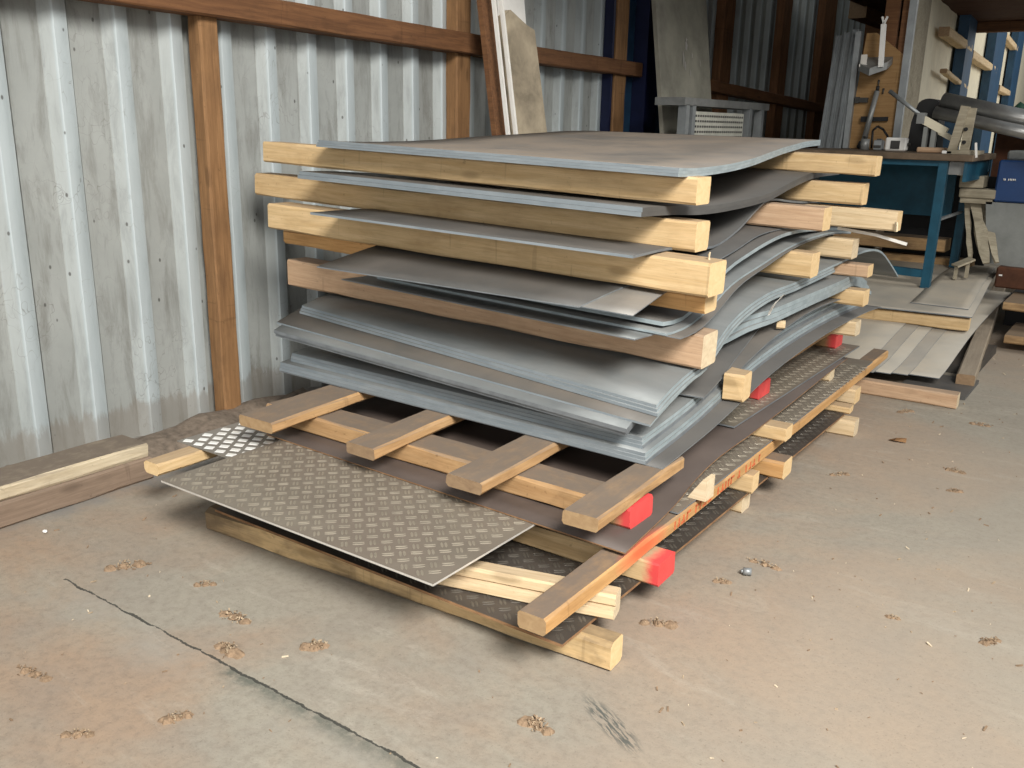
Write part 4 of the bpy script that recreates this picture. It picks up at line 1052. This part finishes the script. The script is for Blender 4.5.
# splintered planks leaning right of the bench
random.seed(21)
WP = 'splintered planks right of the bench'
def plank(a, b_, w, t, label):
    A, B = Vector(a), Vector(b_); bm = bmesh.new(); n = 7
    d = (B - A).normalized(); s = Vector((1, .15, 0)); s = (s - d * s.dot(d)).normalized(); u = s.cross(d)
    rr = []
    for i in range(n + 1):
        c = A.lerp(B, i / n); ww = w * (1 - .25 * random.random())
        if i == 0: ww *= .5
        rr.append([bm.verts.new(c + s * ww / 2 * p_ + u * t / 2 * q_ + s * (random.random() - .5) * .015) for p_, q_ in ((-1, -1), (1, -1), (1, 1), (-1, 1))])
    for r0, r1 in zip(rr, rr[1:]):
        for k in range(4): bm.faces.new((r0[k], r0[(k+1) % 4], r1[(k+1) % 4], r1[k]))
    bm.faces.new(rr[0][::-1]); bm.faces.new(rr[-1])
    tag(link('splintered_plank', bm, 'weather', origin=a), label, 'plank', WP)
plank((2.44, 6.85, .46), (2.25, 7.1, .92), .075, .02, 'widest splintered plank leaning between bench and blue bin')
plank((2.50, 6.85, .47), (2.33, 7.1, .83), .045, .02, 'narrow splintered plank right of the widest one')
plank((2.33, 6.9, .45), (2.22, 7.1, .88), .04, .018, 'thin splintered plank left of the widest one')
bm = bmesh.new(); box(bm, 2.19, 2.42, 6.95, 7.15, .875, .935, 0, .006); box(bm, 2.18, 2.33, 6.96, 7.14, .94, 1.02, 0, .006); box(bm, 2.20, 2.40, 6.97, 7.1, .84, .873)
thing_mesh('crate_scrap', bm, 'weather', (2.3, 7.05, .84), 'broken wooden crate piece stacked above the splintered planks', 'crate piece')
bm = bmesh.new(); bar(bm, (2.27, 6.72, .44), (2.36, 6.78, .49), .10, .012); bar(bm, (2.28, 6.74, .35), (2.28, 6.74, .435), .03, .02); bar(bm, (2.34, 6.78, .36), (2.34, 6.78, .47), .03, .02)
thing_mesh('small_trestle', bm, 'weather', (2.3, 6.75, .35), 'little wooden trestle on the low pile right of the bench', 'trestle')
bm = bmesh.new(); box(bm, 2.50, 3.1, 6.9, 7.3, .30, .44, 0, .01); box(bm, 2.52, 2.54, 6.894, 6.9, .38, .39, 1)
tag(link('brown_crate', bm, ('rust', 'white'), origin=(2.7, 7.1, .3)), 'dark brown crate in the shade at the right edge', 'crate')
timber('stored_plank', (2.62, 6.5, .22), (3.3, 6.5, .22), .5, .05, ('dirty', 'enddirty'), label='plank shelf under the dark brown crate at the right edge', cat='plank')
timber('stored_plank', (2.68, 6.3, .05), (3.3, 6.3, .05), .5, .05, ('dirty', 'enddirty'), label='lowest plank at the right edge, near the floor', cat='plank')
bm = bmesh.new(); box(bm, 2.56, 3.4, 7.2, 9.5, 0, .20)
thing_mesh('dark_machine_base', bm, 'black', (2.9, 8, 0), 'black machine base in the shade beyond the long batten', 'machine base')

# ------------------------------------------------------------------ floor litter
def clump(x, y, r, n, mat, label, seed, asp=1.4, name='straw_clump', cat='straw'):
    random.seed(seed); bm = bmesh.new()
    for k in range(n):
        a = random.random() * 6.28; d = r * random.random() ** .8 * (.6 + .6 * abs(noise.noise(Vector((math.cos(a) * 1.3 + seed, math.sin(a) * 1.3, 0)))) * 2)
        hx = max(0, (1 - d / r)) * r * .6
        ca, sa = math.cos(a) * d * asp, math.sin(a) * d * .75
        th = .5 + .6 * math.sin(seed * 1.7)
        px, py, pz = x + ca * math.cos(th) - sa * math.sin(th), y + ca * math.sin(th) + sa * math.cos(th), .001 + random.random() * hx
        l = r * (.10 + .45 * random.random() ** 2); w = r * random.choice((.03, .05, .09)) + .001
        t = random.random() * 3.14; tz = (random.random() - .5) * .7
        dx = Vector((math.cos(t), math.sin(t), tz * .5)).normalized()
        bar(bm, Vector((px, py, pz + .002)) - dx * l * .5 * .3, Vector((px, py, pz + abs(tz) * l * .3 + .003)) + dx * l * .5, w, w * .7, 0 if random.random() < .5 else 1)
    # low crumbly core
    th = .5 + .6 * math.sin(seed * 1.7)
    def lobe(cx, cy, rr_, hh):
        c0 = bm.verts.new((cx, cy, hh)); ring = []; r1 = []
        for k in range(12):
            a = 6.283 * k / 12; q = rr_ * (.75 + .5 * random.random())
            r1.append(bm.verts.new((cx + math.cos(a) * q * .55, cy + math.sin(a) * q * .5, hh * (.55 + .4 * random.random()))))
            ring.append(bm.verts.new((cx + math.cos(a) * q, cy + math.sin(a) * q * .85, -.001)))
        for k in range(12):
            k2 = (k + 1) % 12
            bm.faces.new((c0, r1[k], r1[k2])).material_index = 1
            bm.faces.new((r1[k], ring[k], ring[k2], r1[k2])).material_index = 1
    for t_ in (-.6, 0, .6):
        lobe(x + math.cos(th) * r * asp * t_, y + math.sin(th) * r * asp * t_, r * (.5 + .25 * random.random()), r * (.18 + .2 * random.random()))
    return tag(link(name, bm, (mat, 'dungcrumb'), origin=(x, y, 0)), label, cat, 'straw and chip clumps on the floor')
CL = [
    ((1.618, 1.277), 0.036, 1.2, 'straw clump beside the middle of the floor joint'),
    ((1.782, 1.419), 0.034, 1.0, 'compact straw clod midway between floor joint and front bearer'),
    ((1.011, 1.381), 0.036, 1.9, 'flat straw clump near the far left end of the floor joint'),
    ((1.506, 1.389), 0.036, 1.7, 'loose straw clump between the joint and the left end of the front bearer'),
    ((1.34, 0.931), 0.026, 2.2, 'dark elongated clump close to the left picture border'),
    ((1.752, 1.032), 0.025, 1.5, 'straw clump below the floor joint in the lower left'),
    ((1.632, 0.869), 0.022, 1.8, 'straw clump in the lower left corner'),
    ((2.418, 1.491), 0.034, 1.4, 'straw clump in front of the right end of the front bearer'),
    ((2.435, 2.052), 0.03, 1.9, 'straw clump by the right ends of the bottom bearers'),
    ((2.466, 2.079), 0.014, 1.0, 'little clump right of the straw by the bearer ends'),
    ((2.48, 2.388), 0.022, 1.3, 'brown crumb clump left of the grey nut'),
    ((2.543, 2.574), 0.026, 2.4, 'chips clump above the grey nut'),
    ((2.5, 3.5), 0.024, 2.0, 'small clump right of the stack near the orange board'),
    ((2.506, 4.549), 0.028, 1.8, 'clump before the bearer of the low pile'),
    ((2.833, 4.558), 0.026, 2.0, 'clump by the right end of the low pile bearer'),
    ((2.944, 2.482), 0.016, 1.2, 'small clump in the middle of the open floor'),
    ((3.184, 2.51), 0.024, 1.5, 'clump towards the right picture border'),
    ((1.29, 1.455), 0.022, 1.6, 'small pale clump before the left end of the front bearer'),
    ((2.86, 3.83), 0.026, 1.6, 'clump on the open floor before the right end of the low pile'),
    ((2.9, 3.6), 0.022, 1.4, 'dark crumb clump on the open floor towards the right'),
]
for i, ((x, y), r, asp, lab) in enumerate(CL): clump(x, y, r, int(1400 * r), 'dungcrumb' if 'dark' in lab else 'straw', lab, 40 + i, asp)
bm = bmesh.new(); tube(bm, (2.512, 2.47, .012), (2.534, 2.48, .013), .012, .012, 6); tube(bm, (2.506, 2.467, .012), (2.513, 2.4705, .012), .006, .006, 8)
tag(link('metal_nut', bm, 'galv', origin=(2.52, 2.475, 0)), 'grey metal nut on the open floor right of the stack', 'nut')
bm = bmesh.new()
q = [bm.verts.new(c) for c in ((2.545, 4.06, .002), (2.575, 4.045, .008), (2.62, 4.06, .004), (2.615, 4.09, .016), (2.575, 4.095, .008))]
bm.faces.new(q); bmesh.ops.solidify(bm, geom=bm.faces[:], thickness=.002)
tag(link('dry_leaf', bm, 'post', origin=(2.58, 4.07, 0)), 'reddish dry leaf on the floor beyond the far floor bearer', 'leaf')
bm = bmesh.new()
bmesh.ops.create_icosphere(bm, subdivisions=2, radius=.008, matrix=Matrix.Translation((.60, 1.362, .006)) @ Matrix.Diagonal((1.3, .9, .6, 1)))
tag(link('white_pebble', bm, 'white', smooth=True, origin=(.6, 1.362, 0)), 'white pebble on the floor before the edging timber', 'pebble')
random.seed(99); bm = bmesh.new()
for k in range(700):
    x = random.uniform(.55, 4.2); y = random.uniform(.5, 7.0)
    if .95 < x < 2.5 and y > 1.6: x = random.uniform(2.5, 4.2)
    s = random.choice((.002, .0025, .003, .004, .0055)); t = random.random() * 3.14
    dx = Vector((math.cos(t), math.sin(t), random.uniform(0, .3)))
    bar(bm, Vector((x, y, .001)), Vector((x, y, .0015)) + dx * s * random.choice((1, 2, 3)), s * .7, s * .5, random.choice((0, 1, 1, 2)))
tag(link('wood_chip_litter', bm, ('chip', 'dungcrumb', 'straw')), 'tiny wood chips and crumbs strewn over the floor', 'litter', kind='stuff')

# ------------------------------------------------------------------ light
w = bpy.data.worlds.new('world'); S.world = w; w.use_nodes = True
bg = w.node_tree.nodes['Background']; bg.inputs[0].default_value = (.86, .93, 1.0, 1); bg.inputs[1].default_value = .25
def area(name, loc, target, sx, sy, power, color=(1, 1, 1), spread=180):
    l = bpy.data.lights.new(name, 'AREA'); l.shape = 'RECTANGLE'; l.size = sx; l.size_y = sy; l.energy = power; l.color = color; l.spread = R(spread)
    o = bpy.data.objects.new(name, l); COL.objects.link(o); o.location = loc
    o.rotation_euler = (Vector(target) - Vector(loc)).to_track_quat('-Z', 'Y').to_euler()
    return o
area('daylight_door', (6.3, -1.1, 5.0), (1.95, 1.9, .3), 2.5, 2.3, 205, (1.0, .965, .90), 85)
area('front_fill', (3.4, -5.2, 1.9), (1.8, 2.5, .6), 4.2, 2.6, 66, (1.0, .97, .92), 130)  # unseen fill added low in front to brighten the front faces
area('far_wall_fill', (7.5, 15.5, 3.4), (1.0, 14.0, 2.0), 6, 2.5, 330, (1.0, .97, .9))  # unseen lamp added to brighten the far cream wall
area('side_fill', (6.5, 7.0, 3.6), (2.4, 6.2, .3), 1.6, 1.6, 14, (1.0, .97, .9), 70)  # small unseen lamp aimed at the low pile

# ------------------------------------------------------------------ camera
cam = bpy.data.cameras.new('camera'); co = bpy.data.objects.new('camera', cam); COL.objects.link(co)
cam.sensor_width = 36; cam.sensor_fit = 'HORIZONTAL'; cam.lens = 918 / 1024 * 36
cam.clip_start = .05; cam.clip_end = 100
yaw, pitch, roll = .6093, .2771, .0212
f = Vector((-math.sin(yaw) * math.cos(pitch), math.cos(yaw) * math.cos(pitch), -math.sin(pitch)))
r = Vector((math.cos(yaw), math.sin(yaw), 0)); u = r.cross(f)
r2 = r * math.cos(roll) + u * math.sin(roll); u2 = -r * math.sin(roll) + u * math.cos(roll)
co.matrix_world = Matrix(((r2.x, u2.x, -f.x, 3.37), (r2.y, u2.y, -f.y, 0), (r2.z, u2.z, -f.z, 1.30), (0, 0, 0, 1)))
S.camera = co

S.view_settings.view_transform = 'Standard'; S.view_settings.look = 'None'
S.view_settings.gamma = 1; S.view_settings.use_curve_mapping = False
S.view_settings.exposure = 0.18
